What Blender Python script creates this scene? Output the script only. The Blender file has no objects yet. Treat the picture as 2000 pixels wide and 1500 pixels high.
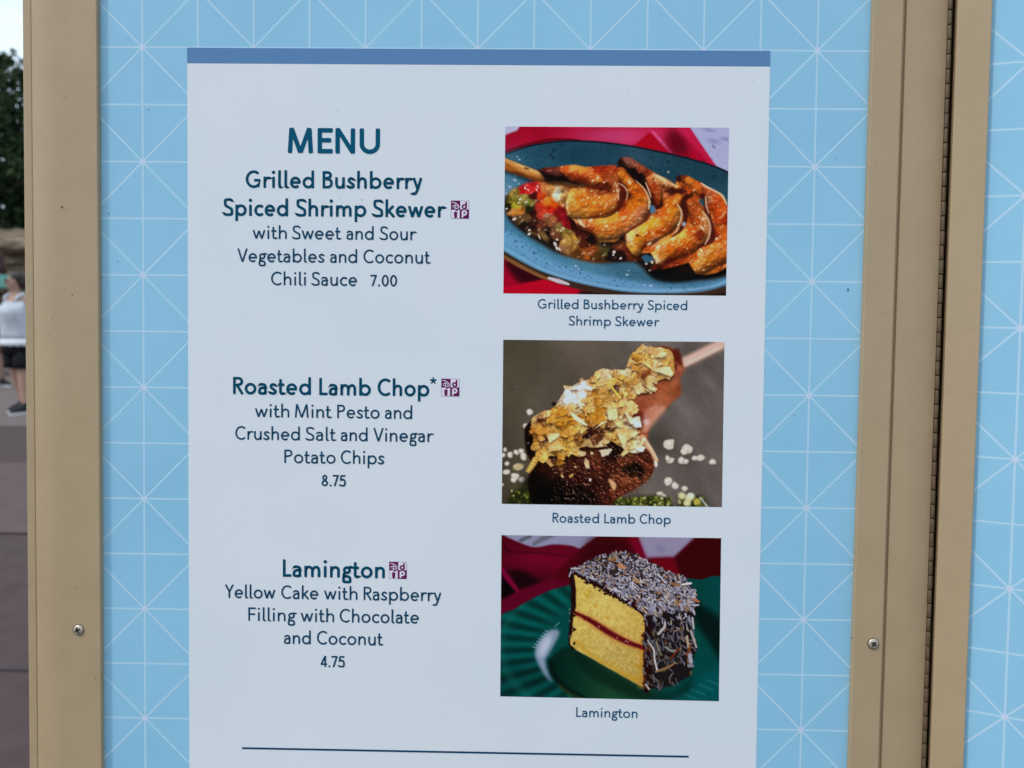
import bpy, bmesh, math, random
import numpy as np
from mathutils import Vector, Matrix, Quaternion
R = math.radians
scene = bpy.context.scene
col = scene.collection

# ------------------------------------------------------------------ camera
# sign frame: x right, z up, y away from the viewer; the board leans back a little
F_PX = 1500.0                                   # focal length in photo pixels (2000 wide)
RV = np.array([.0327, .0152, .0117]); TV = np.array([-.0320, .0062, .6504])
def rodr(w):
    t = np.linalg.norm(w); k = w / t
    K = np.array([[0, -k[2], k[1]], [k[2], 0, -k[0]], [-k[1], k[0], 0]])
    return np.eye(3) + math.sin(t) * K + (1 - math.cos(t)) * K @ K
RB = rodr(RV) @ np.array([[1, 0, 0], [0, 0, -1], [0, 1, 0.]])
CS = -RB.T @ TV                                  # camera position in the sign frame
LEAN = R(3.8); CAM_H = 1.30
RX = np.array([[1, 0, 0], [0, math.cos(LEAN), math.sin(LEAN)], [0, -math.sin(LEAN), math.cos(LEAN)]])
ORG = np.array([0, 0, CAM_H - (RX @ CS)[2]])     # sign centre in the world
def s2w(p): return RX @ np.asarray(p, float) + ORG
CW = s2w(CS); RCW = RX @ RB.T                     # camera in the world
cam_d = bpy.data.cameras.new("camera"); cam = bpy.data.objects.new("camera", cam_d); col.objects.link(cam)
m3 = RCW @ np.diag([1, -1, -1.])
cam.matrix_world = Matrix([list(m3[i]) + [CW[i]] for i in range(3)] + [[0, 0, 0, 1]])
cam_d.sensor_width = 36; cam_d.lens = F_PX / 2000 * 36
cam_d.clip_start = .02; cam_d.clip_end = 2000
cam_d.dof.use_dof = True; cam_d.dof.focus_distance = .655; cam_d.dof.aperture_fstop = 7.0
scene.camera = cam
scene.render.resolution_x = 1024; scene.render.resolution_y = 768

# ------------------------------------------------------------------ sky, sun, exposure
SUN = Vector((-1.74, -1.0, 2.5)).normalized()
EL = math.asin(SUN.z); AZ = math.atan2(SUN.x, SUN.y)
world = bpy.data.worlds.new("World"); scene.world = world; world.use_nodes = True
wn = world.node_tree.nodes; wl = world.node_tree.links
for n in list(wn): wn.remove(n)
out = wn.new('ShaderNodeOutputWorld'); bg = wn.new('ShaderNodeBackground'); sky = wn.new('ShaderNodeTexSky')
sky.sky_type = 'NISHITA'; sky.sun_disc = False; sky.sun_elevation = EL; sky.sun_rotation = AZ
bg.inputs['Strength'].default_value = .1
tc = wn.new('ShaderNodeTexCoord'); no = wn.new('ShaderNodeTexNoise'); no.inputs['Scale'].default_value = 2.3
no.inputs['Detail'].default_value = 7; no.inputs['Roughness'].default_value = .55
mp = wn.new('ShaderNodeMapping'); mp.inputs['Scale'].default_value = (1, 1, 2.2); mp.inputs['Location'].default_value = (.4, .1, .3)
cr = wn.new('ShaderNodeValToRGB'); cr.color_ramp.elements[0].position = .30; cr.color_ramp.elements[1].position = .58
mx = wn.new('ShaderNodeMix'); mx.data_type = 'RGBA'
mx.inputs[7].default_value = (8.9, 10.8, 12.7, 1)     # broken white cloud in front of the blue
wl.new(tc.outputs['Generated'], mp.inputs['Vector']); wl.new(mp.outputs['Vector'], no.inputs['Vector'])
wl.new(no.outputs['Fac'], cr.inputs['Fac']); wl.new(cr.outputs['Color'], mx.inputs[0])
wl.new(sky.outputs['Color'], mx.inputs[6]); wl.new(mx.outputs[2], bg.inputs['Color']); wl.new(bg.outputs['Background'], out.inputs['Surface'])
sd = bpy.data.lights.new("sun", 'SUN'); sd.energy = 1.5; sd.angle = R(6); sd.color = (1, .97, .93)
so = bpy.data.objects.new("sun", sd); col.objects.link(so)
so.rotation_euler = SUN.to_track_quat('Z', 'Y').to_euler()
so.location = (-3, -2, 5)
scene.view_settings.view_transform = 'Standard'; scene.view_settings.look = 'None'
scene.view_settings.gamma = 1; scene.view_settings.use_curve_mapping = False
scene.view_settings.exposure = 0.1

# light falling on the board, measured on a grey card there (linear): turns a colour of the photograph into a paint colour
CARD = np.array([.642, .75, .856])
def lin(c):
    c = np.asarray(c, float) / 255.0
    return np.where(c <= .04045, c / 12.92, ((c + .055) / 1.055) ** 2.4)
def paint(r, g, b):
    a = np.clip(lin((r, g, b)) / CARD, 0.002, .86)
    return (float(a[0]), float(a[1]), float(a[2]), 1)

# ------------------------------------------------------------------ pixels of the photograph to places
def ray_s(px, py): return RB.T @ np.array([(px - 1000) / F_PX, (py - 750) / F_PX, 1])
def on_sign(px, py, y=0.0):
    d = ray_s(px, py); return CS + d * (y - CS[1]) / d[1]
def ray_w(px, py): return RX @ ray_s(px, py)
def at_depth(px, py, dep):
    d = ray_w(px, py); return CW + d * (dep - CW[1]) / d[1]
def on_ground(px, py):
    d = ray_w(px, py); return CW + d * (-CW[2] / d[2])
def sign_px(P):                                   # sign-frame points -> photo pixels
    c = np.asarray(P) @ RB.T + TV
    return c[..., :2] / c[..., 2:] * F_PX + np.array([1000, 750])

# ------------------------------------------------------------------ helpers
def link(o, parent=None):
    col.objects.link(o)
    if parent is not None: o.parent = parent
    return o
def tag(o, label=None, cat=None, group=None, kind=None):
    if label: o['label'] = label
    if cat: o['category'] = cat
    if group: o['group'] = group
    if kind: o['kind'] = kind
    return o
def empty(name, loc=(0, 0, 0), rot=(0, 0, 0)):
    o = bpy.data.objects.new(name, None); o.location = loc; o.rotation_euler = rot; o.empty_display_size = .1
    return link(o)
def bm_obj(name, bm, m, parent=None, smooth=False):
    me = bpy.data.meshes.new(name); bm.normal_update(); bm.to_mesh(me); bm.free()
    for x in (m if isinstance(m, (list, tuple)) else [m]): me.materials.append(x)
    if smooth:
        for p in me.polygons: p.use_smooth = True
    return link(bpy.data.objects.new(name, me), parent)
def mesh_obj(name, V, Fc, m, parent=None, smooth=False, mi=None):
    me = bpy.data.meshes.new(name); me.from_pydata([tuple(map(float, v)) for v in V], [], Fc); me.update()
    for x in (m if isinstance(m, (list, tuple)) else [m]): me.materials.append(x)
    if mi is not None: me.polygons.foreach_set('material_index', mi)
    if smooth: me.polygons.foreach_set('use_smooth', [True] * len(me.polygons))
    return link(bpy.data.objects.new(name, me), parent)
def box(bm, x0, x1, y0, y1, z0, z1, bev=0.0):
    r = bmesh.ops.create_cube(bm, size=1)
    vs = r['verts']
    for v in vs:
        v.co = Vector((x0 + (v.co.x + .5) * (x1 - x0), y0 + (v.co.y + .5) * (y1 - y0), z0 + (v.co.z + .5) * (z1 - z0)))
    if bev > 0:
        es = list({e for v in vs for e in v.link_edges})
        bmesh.ops.bevel(bm, geom=es, offset=bev, segments=2, affect='EDGES', profile=.5)
def prism(bm, prof, z0, z1):
    """closed profile [(x, y)] run up along z"""
    a = [bm.verts.new((x, y, z0)) for x, y in prof]; b = [bm.verts.new((x, y, z1)) for x, y in prof]
    n = len(prof)
    for i in range(n): bm.faces.new((a[i], a[(i + 1) % n], b[(i + 1) % n], b[i]))
    bm.faces.new(list(reversed(a))); bm.faces.new(b)
    bmesh.ops.recalc_face_normals(bm, faces=bm.faces[:])
def mat(name, colr, rough=.6, spec=.5, **kw):
    m = bpy.data.materials.new(name); m.use_nodes = True
    b = m.node_tree.nodes['Principled BSDF']
    b.inputs['Base Color'].default_value = tuple(colr) if len(colr) == 4 else (*colr, 1)
    b.inputs['Roughness'].default_value = rough; b.inputs['Specular IOR Level'].default_value = spec
    for k, v in kw.items(): b.inputs[k].default_value = v
    return m
def nodes(m): return m.node_tree.nodes, m.node_tree.links, m.node_tree.nodes['Principled BSDF']
def mth(N, L, op, a, b=None, c=None, clamp=False):
    n = N.new('ShaderNodeMath'); n.operation = op; n.use_clamp = clamp
    for i, v in enumerate((a, b, c)):
        if v is None: continue
        if isinstance(v, (int, float)): n.inputs[i].default_value = v
        else: L.new(v, n.inputs[i])
    return n.outputs[0]
def mixc(N, L, fac, a, b):
    n = N.new('ShaderNodeMix'); n.data_type = 'RGBA'
    for i, v in ((0, fac), (6, a), (7, b)):
        if isinstance(v, (int, float)): n.inputs[i].default_value = v
        elif isinstance(v, tuple): n.inputs[i].default_value = v
        else: L.new(v, n.inputs[i])
    return n.outputs[2]
def noise(N, L, scale, detail=4, rough=.5, vec=None):
    n = N.new('ShaderNodeTexNoise'); n.inputs['Scale'].default_value = scale
    n.inputs['Detail'].default_value = detail; n.inputs['Roughness'].default_value = rough
    if vec is not None: L.new(vec, n.inputs['Vector'])
    return n.outputs['Fac']
def objvec(N, scale=None, L=None):
    t = N.new('ShaderNodeTexCoord').outputs['Object']
    if scale is None: return t
    mpn = N.new('ShaderNodeMapping'); mpn.inputs['Scale'].default_value = scale; L.new(t, mpn.inputs['Vector'])
    return mpn.outputs['Vector']
def ramp(N, L, fac, stops):
    n = N.new('ShaderNodeValToRGB'); e = n.color_ramp.elements
    while len(e) < len(stops): e.new(.5)
    for i, (p, c) in enumerate(stops): e[i].position = p; e[i].color = c if len(c) == 4 else (*c, 1)
    L.new(fac, n.inputs['Fac']); return n.outputs['Color']
def bump(N, L, b, h, strength=.3, dist=.01):
    n = N.new('ShaderNodeBump'); n.inputs['Strength'].default_value = strength; n.inputs['Distance'].default_value = dist
    L.new(h, n.inputs['Height']); L.new(n.outputs['Normal'], b.inputs['Normal'])
def mottled(name, c0, c1, scale, rough=.8, spec=.3, bmp=0.0, dist=.01, vscale=None, detail=5):
    m = mat(name, c0, rough, spec); N, L, b = nodes(m)
    f = noise(N, L, scale, detail, .6, objvec(N, vscale, L) if vscale else objvec(N))
    L.new(ramp(N, L, f, [(.3, c0), (.7, c1)]), b.inputs['Base Color'])
    if bmp: bump(N, L, b, f, bmp, dist)
    return m

# ------------------------------------------------------------------ ground and the place behind the board
m_ground = mottled('grey_paving', (.066, .042, .038), (.088, .058, .053), 9, .85, .3, .15, .004)
m_pink = mottled('pink_paving', (.104, .066, .060), (.132, .087, .080), 7, .85, .3, .15, .004)
m_pink2 = mottled('mauve_paving', (.14, .106, .098), (.19, .148, .138), 7, .85, .3, .15, .004)
m_joint = mat('paving_joint', (.06, .055, .06), .9, .2)
V, Fc = [(-400, -60, 0), (400, -60, 0), (400, 700, 0), (-400, 700, 0)], [(0, 1, 2, 3)]
tag(mesh_obj('ground', V, Fc, m_ground), kind='structure')
def band(name, y0, y1, m, z=.004):
    tag(mesh_obj(name, [(-30, y0, z), (30, y0, z), (30, y1, z), (-30, y1, z)], [(0, 1, 2, 3)], m), kind='structure')
yb = on_ground(30, 1043)[1]; yb2 = on_ground(30, 832)[1]; yb1 = on_ground(30, 905)[1]
band('pavement', yb, yb1, m_pink); band('pavement', yb1 + 2e-3, yb2, m_ground); band('pavement', yb2, 16.2, m_pink2)
yj = on_ground(30, 1312)[1]
for y in (yj, yb - .006): band('pavement_joint', y, y + .012, m_joint, .008)
# ---- rock wall
rng = random.Random(7)
def vnoise_fn(seed, n=64):
    g = np.random.RandomState(seed).rand(n, n)
    def f(x, y):
        x0 = math.floor(x); y0 = math.floor(y); fx = x - x0; fy = y - y0
        fx = fx * fx * (3 - 2 * fx); fy = fy * fy * (3 - 2 * fy)
        a = g[x0 % n, y0 % n]; b = g[(x0 + 1) % n, y0 % n]; c = g[x0 % n, (y0 + 1) % n]; d = g[(x0 + 1) % n, (y0 + 1) % n]
        return a + (b - a) * fx + (c - a) * fy + (a - b - c + d) * fx * fy
    return f
n1, n2, n3 = vnoise_fn(1), vnoise_fn(2), vnoise_fn(3)
YW = 15.0
topz = at_depth(30, 441, YW)[2]
def rock_wall():
    nx, nz = 300, 60
    x0, x1 = -22.0, 8.0
    Vv, Ff = [], []
    for i in range(nx + 1):
        x = x0 + (x1 - x0) * i / nx
        tz = topz + .12 * (n1(x * .9, 3) - .5) + .05 * (n2(x * 4, 1) - .5)
        for j in range(nz + 1):
            z = tz * j / nz
            yy = YW + .45 * n1(x * .6, z * .9) + .28 * n2(x * 2.1, z * 3.2) + .10 * n3(x * 6, z * 9) - .15 * (n3(x * .7, z * 7) > .55)
            yy += .35 * max(0, j / nz - .85) / .15
            Vv.append((x, yy, z))
    back = len(Vv)
    for i in range(nx + 1):
        x = x0 + (x1 - x0) * i / nx
        Vv += [(x, YW + 2, 0), (x, YW + 2, Vv[i * (nz + 1) + nz][2])]
    for i in range(nx):
        a = i * (nz + 1); b = a + nz + 1
        for j in range(nz): Ff.append((a + j, b + j, b + j + 1, a + j + 1))
        c = back + 2 * i
        Ff.append((a + nz, b + nz, c + 3, c + 1)); Ff.append((c, c + 1, c + 3, c + 2))
    m = mat('sandstone', (.4, .3, .2), .9, .2); N, L, bs = nodes(m)
    v = objvec(N, (1.2, 1.2, 5), L)
    f = noise(N, L, 1.6, 8, .62, v); g = noise(N, L, 9, 5, .6, v)
    c = ramp(N, L, f, [(.28, (.06, .040, .028)), (.48, (.18, .13, .088)), (.72, (.32, .25, .17))])
    L.new(c, bs.inputs['Base Color']); bump(N, L, bs, g, .6, .06)
    tag(mesh_obj('rock_wall', Vv, Ff, m), 'tan layered sandstone wall behind the people, dark trees above it', 'rock wall')
rock_wall()

# ---- trees
m_bark = mottled('bark', (.05, .035, .025), (.13, .095, .07), 14, .9, .2, .6, .03, (1, 1, .3))
def leaf_mat(name, a, b):
    m = mat(name, a, .7, .1); N, L, bs = nodes(m)
    oi = N.new('ShaderNodeObjectInfo'); g = N.new('ShaderNodeNewGeometry')
    L.new(ramp(N, L, g.outputs['Random Per Island'], [(0, a), (1, b)]), bs.inputs['Base Color'])
    return m
def tube_bm(bm, pts, rad, seg=8, cap=True):
    rings = []
    for i, p in enumerate(pts):
        p = Vector(p); d = Vector(pts[min(i + 1, len(pts) - 1)]) - Vector(pts[max(i - 1, 0)]); d.normalize()
        q = d.to_track_quat('Z', 'Y')
        rings.append([bm.verts.new(p + q @ Vector((math.cos(2 * math.pi * k / seg) * rad[i], math.sin(2 * math.pi * k / seg) * rad[i], 0))) for k in range(seg)])
    for a, b in zip(rings, rings[1:]):
        for k in range(seg): bm.faces.new((a[k], a[(k + 1) % seg], b[(k + 1) % seg], b[k]))
    if cap:
        bm.faces.new(list(reversed(rings[0]))); bm.faces.new(rings[-1])
def tree(loc, h, w, seed, label, la, lb, nleaf=9000, lsize=.16):
    rn = random.Random(seed); root = empty('broadleaf_tree', loc)
    tag(root, label, 'tree', 'trees beyond the rock wall')
    bm = bmesh.new(); tips = []
    tube_bm(bm, [(0, 0, -.1), (.06, .03, h * .2), (.02, -.05, h * .45), (.1, .05, h * .8)], [.3, .22, .17, .05], 10)
    for k in range(13):
        a = k * 2.4 + rn.random(); z0 = h * (.22 + .5 * k / 13); ln = w * (.95 - .4 * k / 13) * (.75 + .4 * rn.random())
        p0 = Vector((.04, 0, z0)); p1 = p0 + Vector((math.cos(a) * ln * .5, math.sin(a) * ln * .5, ln * .22)); p2 = p0 + Vector((math.cos(a) * ln, math.sin(a) * ln, ln * .55))
        tube_bm(bm, [p0, p1, p2], [.1, .06, .02], 6); tips += [p1, p2, (p1 + p2) / 2]
    bm_obj('trunk', bm, m_bark, root, True)
    cl = []
    for t in tips + [Vector((rn.gauss(0, w * .25), rn.gauss(0, w * .25), h * (.75 + .2 * rn.random()))) for _ in range(14)]:
        for _ in range(3):
            cl.append((t + Vector((rn.gauss(0, .5), rn.gauss(0, .5), rn.gauss(.1, .45))), .35 + .5 * rn.random()))
    for _ in range(40):
        a = rn.random() * 6.28; z = h * (.12 + .3 * rn.random()); rr = w * (.5 + .5 * rn.random())
        cl.append((Vector((math.cos(a) * rr, math.sin(a) * rr, z)), .4 + .4 * rn.random()))
    Vv, Ff = [], []
    for i in range(nleaf):
        c, r = cl[rn.randrange(len(cl))]
        d = Vector((rn.gauss(0, 1), rn.gauss(0, 1), rn.gauss(0, 1))); d.normalize()
        p = c + d * r * (rn.random() ** .45); p.z = min(p.z, h)
        n = (d + Vector((rn.gauss(0, .6), rn.gauss(0, .6), .5 + rn.gauss(0, .6)))).normalized()
        q = n.to_track_quat('Z', 'Y') @ Quaternion((0, 0, 1), rn.random() * 6.28)
        s = lsize * (.6 + .8 * rn.random()); b = len(Vv)
        for u, v, k in ((-1, 0, 0), (0, -.45, .12), (1, 0, 0), (0, .45, .12)): Vv.append(p + q @ Vector((u * s, v * s, k * s)))
        Ff.append((b, b + 1, b + 2, b + 3))
    mesh_obj('crown', Vv, Ff, leaf_mat('leaves', la, lb), root)
def tx(px, dep): return float(at_depth(px, 600, dep)[0])
tree((tx(-60, 19.5), 19.5, 0), at_depth(30, 122, 19.5)[2] - .1, 2.6, 3, 'dark green tree at the left edge of the photo, sky showing through its crown', (.014, .028, .010), (.046, .074, .026), 7000, .13)
tree((tx(72, 22.5), 22.5, 0), at_depth(50, 130, 22.5)[2], 2.9, 5, 'second dark green tree, half hidden by the tan board edge', (.011, .024, .010), (.036, .062, .022), 9000, .14)
tree((tx(-230, 24), 24, 0), 7.6, 3.0, 8, 'bushy tree farthest left beyond the rock wall', (.02, .045, .018), (.06, .10, .04), 8000, .18)
tree((tx(250, 25), 25, 0), 7.4, 3.1, 11, 'tree standing behind the menu board', (.02, .04, .016), (.055, .09, .035), 8000, .18)

# ---- kiosk with a teal sign behind the people
YK = 12.5
def kiosk():
    root = empty('kiosk', (tx(-90, YK), YK, 0)); tag(root, 'dark maroon kiosk with a teal sign board, against the rock wall', 'kiosk')
    m_mar = mottled('maroon_wood', (.035, .012, .012), (.075, .028, .026), 6, .7, .3)
    m_teal = mottled('teal_sign_paint', (.05, .27, .22), (.16, .40, .33), 3, .5, .4)
    m_post = mottled('kiosk_post_wood', (.06, .035, .025), (.11, .07, .05), 8, .8, .2)
    x1 = tx(13, YK) - tx(-90, YK)
    z0 = at_depth(10, 536, YK)[2]; z1 = at_depth(10, 478, YK)[2]; z2 = at_depth(10, 562, YK)[2]
    bm = bmesh.new()
    prof = [(-1.7, z0), (x1 - .15, z0), (x1 - .15, z0 + .1), (x1 - .22, z1 - .16), (x1 - .4, z1), (-1.5, z1)]
    a = [bm.verts.new((x, -.02, z)) for x, z in prof]; b = [bm.verts.new((x, .28, z)) for x, z in prof]
    for i in range(6): bm.faces.new((a[i], a[(i + 1) % 6], b[(i + 1) % 6], b[i]))
    bm.faces.new(a); bm.faces.new(list(reversed(b))); bmesh.ops.recalc_face_normals(bm, faces=bm.faces[:])
    bm_obj('canopy', bm, m_mar, root)
    bm = bmesh.new(); box(bm, -1.5, x1 + .1, .0, .04, z2, z0 - .004, .004); bm_obj('sign_board', bm, m_teal, root)
    for sx in (-1.45, x1 - .45):
        bm = bmesh.new(); box(bm, sx, sx + .1, .08, .18, 0, z0, .008); bm_obj('post', bm, m_post, root)
    bm = bmesh.new(); box(bm, -1.34, x1 - .46, .1, .4, 0, 1.0, .01); box(bm, -1.36, x1 - .44, .05, .42, 1.003, 1.05, .005); bm_obj('counter', bm, m_mar, root)
kiosk()

# ---- people
def skin_mesh(V, E, rad, name, levels=2, root=0):
    me = bpy.data.meshes.new(name); me.from_pydata(V, E, []); o = bpy.data.objects.new(name, me); col.objects.link(o)
    sk = o.modifiers.new('skin', 'SKIN'); sk.use_smooth_shade = True; sk.branch_smoothing = .3
    for i, r in enumerate(rad): me.skin_vertices[0].data[i].radius = r if isinstance(r, tuple) else (r, r)
    me.skin_vertices[0].data[root].use_root = True
    ss = o.modifiers.new('sub', 'SUBSURF'); ss.levels = levels; ss.render_levels = levels
    bpy.context.view_layer.update()
    dg = bpy.context.evaluated_depsgraph_get()
    out = bpy.data.meshes.new_from_object(o.evaluated_get(dg))
    bpy.data.objects.remove(o); bpy.data.meshes.remove(me)
    return out
def loft(rings, seg=28, cap0=False, cap1=False, wob=None):
    """rings: (z, cx, cy, rx, ry)"""
    Vv, Ff = [], []
    for k, (z, cx, cy, rx, ry) in enumerate(rings):
        for i in range(seg):
            a = 2 * math.pi * i / seg
            w = wob(k, a) if wob else 1
            Vv.append((cx + math.cos(a) * rx * w, cy + math.sin(a) * ry * w, z))
    for k in range(len(rings) - 1):
        for i in range(seg):
            j = (i + 1) % seg; Ff.append((k * seg + i, k * seg + j, (k + 1) * seg + j, (k + 1) * seg + i))
    if cap0: Ff.append(tuple(reversed(range(seg))))
    if cap1: Ff.append(tuple(range((len(rings) - 1) * seg, len(rings) * seg)))
    return Vv, Ff
def ellipsoid(bm, c, r, rot=None, u=20, v=14):
    res = bmesh.ops.create_uvsphere(bm, u_segments=u, v_segments=v, radius=1)
    for vt in res['verts']:
        p = Vector((vt.co.x * r[0], vt.co.y * r[1], vt.co.z * r[2]))
        if rot: p = rot @ p
        vt.co = p + Vector(c)
def person(loc, rz, label, skin, hair, top, hem, short, shoe, sole, glasses=None, heavy=1.0, arm_bend=True, twist=0.0):
    def turn(bm):                                   # the head looks aside
        for vt in bm.verts:
            a = twist * min(1, max(0, (vt.co.z - 1.38) / .06))
            x, y = vt.co.x - .015, vt.co.y; vt.co.x = .015 + x * math.cos(a) - y * math.sin(a); vt.co.y = x * math.sin(a) + y * math.cos(a)
    # local frame: faces +X, left hand on +Y, 1.63 m tall
    root = empty('person', loc, (0, 0, rz)); tag(root, label, 'person')
    h = heavy
    Vb, Eb, Rb = [], [], []
    def add(p, r, prev=None):
        Vb.append(p); Rb.append(r); i = len(Vb) - 1
        if prev is not None: Eb.append((prev, i))
        return i
    pel = add((0, 0, .84), (.125 * h, .16 * h))
    wst = add((.012, 0, 1.0), (.115 * h, .14 * h), pel); chs = add((.02, 0, 1.19), (.115 * h, .145 * h), wst)
    shd = add((-.005, 0, 1.335), (.085, .13), chs)
    nk = add((.0, 0, 1.395), .056, shd); nk2 = add((.018, 0, 1.44), .052, nk)
    hd = add((.03, 0, 1.50), (.083, .070), nk2); hd2 = add((.022, 0, 1.575), (.088, .074), hd); add((.015, 0, 1.615), (.05, .045), hd2)
    hands = []
    for s in (-1, 1):
        hip = add((0, s * .092, .77), .098 * h, pel); kn = add((.02 + .03 * s, s * .10, .45), .060 * h, hip)
        cf = add((-.005 + .05 * s, s * .105, .32), .058 * h, kn); an = add((-.02 + .08 * s, s * .115, .085), .038, cf)
        add((.07 + .08 * s, s * .128, .045), .036, an)
        sh = add((-.01, s * .165, 1.325), .062, shd)
        el = add((-.045, s * .245, 1.07), .043 * h, sh)
        wr = add((.06 if arm_bend else 0, s * .262, .86), .028, el)
        hands.append((s, Vb[wr], Vb[el]))
    body = skin_mesh(Vb, Eb, Rb, 'body', 2)
    bm = bmesh.new(); bm.from_mesh(body)
    # face: nose, chin, lips, brow, ears drawn out of the head surface
    for vt in bm.verts:
        x, y, z = vt.co
        if z > 1.44 and x > .05:
            f = math.exp(-((y / .014) ** 2)) * math.exp(-(((z - 1.525) / .018) ** 2)); vt.co.x += .022 * f
            f = math.exp(-((y / .03) ** 2)) * math.exp(-(((z - 1.455) / .016) ** 2)); vt.co.x += .016 * f
            f = math.exp(-((y / .022) ** 2)) * math.exp(-(((z - 1.485) / .008) ** 2)); vt.co.x += .008 * f
            f = math.exp(-(((abs(y) - .03) / .014) ** 2)) * math.exp(-(((z - 1.552) / .012) ** 2)); vt.co.x -= .009 * f
    ellipsoid(bm, (.112, 0, 1.527), (.016, .012, .014)); ellipsoid(bm, (.104, 0, 1.487), (.010, .020, .007))
    for s in (-1, 1): ellipsoid(bm, (.012, s * .077, 1.535), (.018, .008, .03))
    # hands: palm and five separate bent fingers each
    for s, w, e in hands:
        d = (Vector(w) - Vector(e)).normalized(); side = Vector((1, 0, 0)); side = (side - d * side.dot(d)).normalized(); nrm = d.cross(side) * s
        W = Vector(w); HV, HE, HR = [tuple(W), tuple(W + d * .045), tuple(W + d * .085)], [(0, 1), (1, 2)], [.024, (.036, .018), (.034, .016)]
        hm = skin_mesh(HV, HE, HR, 'hand', 1); bm.from_mesh(hm); bpy.data.meshes.remove(hm)
        for k, (off, ln) in enumerate(((-.027, .062), (-.009, .074), (.009, .078), (.027, .070))):
            p = W + d * .075 + side * off; c1 = p + d * ln * .45 - nrm * .006; c2 = c1 + d * ln * .3 - nrm * .014; c3 = c2 + d * ln * .2 - nrm * .018
            fm = skin_mesh([tuple(p), tuple(c1), tuple(c2), tuple(c3)], [(0, 1), (1, 2), (2, 3)], [.0095, .009, .0085, .007], 'finger', 1)
            bm.from_mesh(fm); bpy.data.meshes.remove(fm)
        p = W + d * .03 + side * .022; c1 = p + side * .022 + d * .02 - nrm * .006; c2 = c1 + d * .03 + side * .004 - nrm * .01
        fm = skin_mesh([tuple(p), tuple(c1), tuple(c2)], [(0, 1), (1, 2)], [.012, .0105, .008], 'thumb', 1); bm.from_mesh(fm); bpy.data.meshes.remove(fm)
    bpy.data.meshes.remove(body)
    turn(bm); bm_obj('body', bm, skin, root, True)
    # hair: cap, bun of a ponytail, swept-back sides
    bm = bmesh.new()
    ellipsoid(bm, (-.012, 0, 1.578), (.098, .086, .078), None, 28, 18)
    for vt in bm.verts:
        if vt.co.x > .03: vt.co.x = .03 + (vt.co.x - .03) * .75; vt.co.z += .012
        if vt.co.x > .05 and vt.co.z < 1.59: vt.co.x = .05; vt.co.z = max(vt.co.z, 1.585)
    ellipsoid(bm, (-.062, 0, 1.535), (.052, .075, .075)); tube_bm(bm, [(-.09, 0, 1.56), (-.125, .01, 1.50), (-.12, .015, 1.40), (-.105, .01, 1.33)], [.03, .04, .03, .008], 10)
    turn(bm); bm_obj('hair', bm, hair, root, True)
    if glasses:
        bm = bmesh.new()
        for s in (-1, 1):
            ellipsoid(bm, (.104, s * .032, 1.551), (.008, .029, .021)); box(bm, .0, .1, s * .071 - .002, s * .071 + .002, 1.555, 1.562)
        box(bm, .106, .112, -.012, .012, 1.555, 1.562); turn(bm); bm_obj('sunglasses', bm, glasses, root, True)
    # tank top, with straps
    rg = [(.86, 0, 0, .158 * h, .205 * h), (.93, .004, 0, .156 * h, .198 * h), (1.0, .012, 0, .150 * h, .188 * h), (1.08, .022, 0, .152 * h, .186 * h), (1.16, .04, 0, .158 * h, .19 * h), (1.22, .042, 0, .150 * h, .188 * h), (1.27, .02, 0, .122, .175), (1.31, .005, 0, .102, .155)]
    Vv, Ff = loft(rg, 36, wob=lambda k, a: 1 + .012 * math.sin(5 * a + k * 1.7) + .008 * math.sin(11 * a + k))
    tt = mesh_obj('tank_top', Vv, Ff, top, root, True)
    tt.modifiers.new('thick', 'SOLIDIFY').thickness = .004
    bm = bmesh.new()
    for s in (-1, 1): tube_bm(bm, [(.095, s * .085, 1.29), (.06, s * .105, 1.365), (.0, s * .112, 1.395), (-.06, s * .105, 1.37), (-.09, s * .09, 1.30)], [.016, .02, .022, .02, .016], 8)
    bm_obj('strap', bm, top, root, True)
    if hem:
        Vv, Ff = loft([(.79, 0, 0, .170 * h, .218 * h), (.83, 0, 0, .168 * h, .214 * h), (.875, 0, 0, .161 * h, .207 * h)], 72, wob=lambda k, a: 1 + .02 * math.sin(18 * a) * (k < 2))
        for i in range(72): Vv[i] = (Vv[i][0], Vv[i][1], Vv[i][2] + .012 * abs(math.sin(i * math.pi / 4)))
        hb = mesh_obj('lace_hem', Vv, Ff, hem, root, True); hb.modifiers.new('thick', 'SOLIDIFY').thickness = .003
    # shorts
    bm = bmesh.new()
    Vv, Ff = loft([(.70, .0, 0, .150 * h, .196 * h), (.78, 0, 0, .153 * h, .2 * h), (.86, 0, 0, .150 * h, .195 * h), (.96, .008, 0, .136 * h, .17 * h)], 32, True, False)
    vs = [bm.verts.new(v) for v in Vv]
    for f in Ff: bm.faces.new([vs[i] for i in f])
    for s in (-1, 1):
        Vv, Ff = loft([(.53, .02 + .02 * s, s * .106, .103 * h, .095 * h), (.6, .012 + .014 * s, s * .102, .11 * h, .098 * h), (.74, 0, s * .095, .122 * h, .102 * h)], 24, True, True)
        vs = [bm.verts.new(v) for v in Vv]
        for f in Ff: bm.faces.new([vs[i] for i in f])
    bm_obj('shorts', bm, short, root, True)
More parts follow.
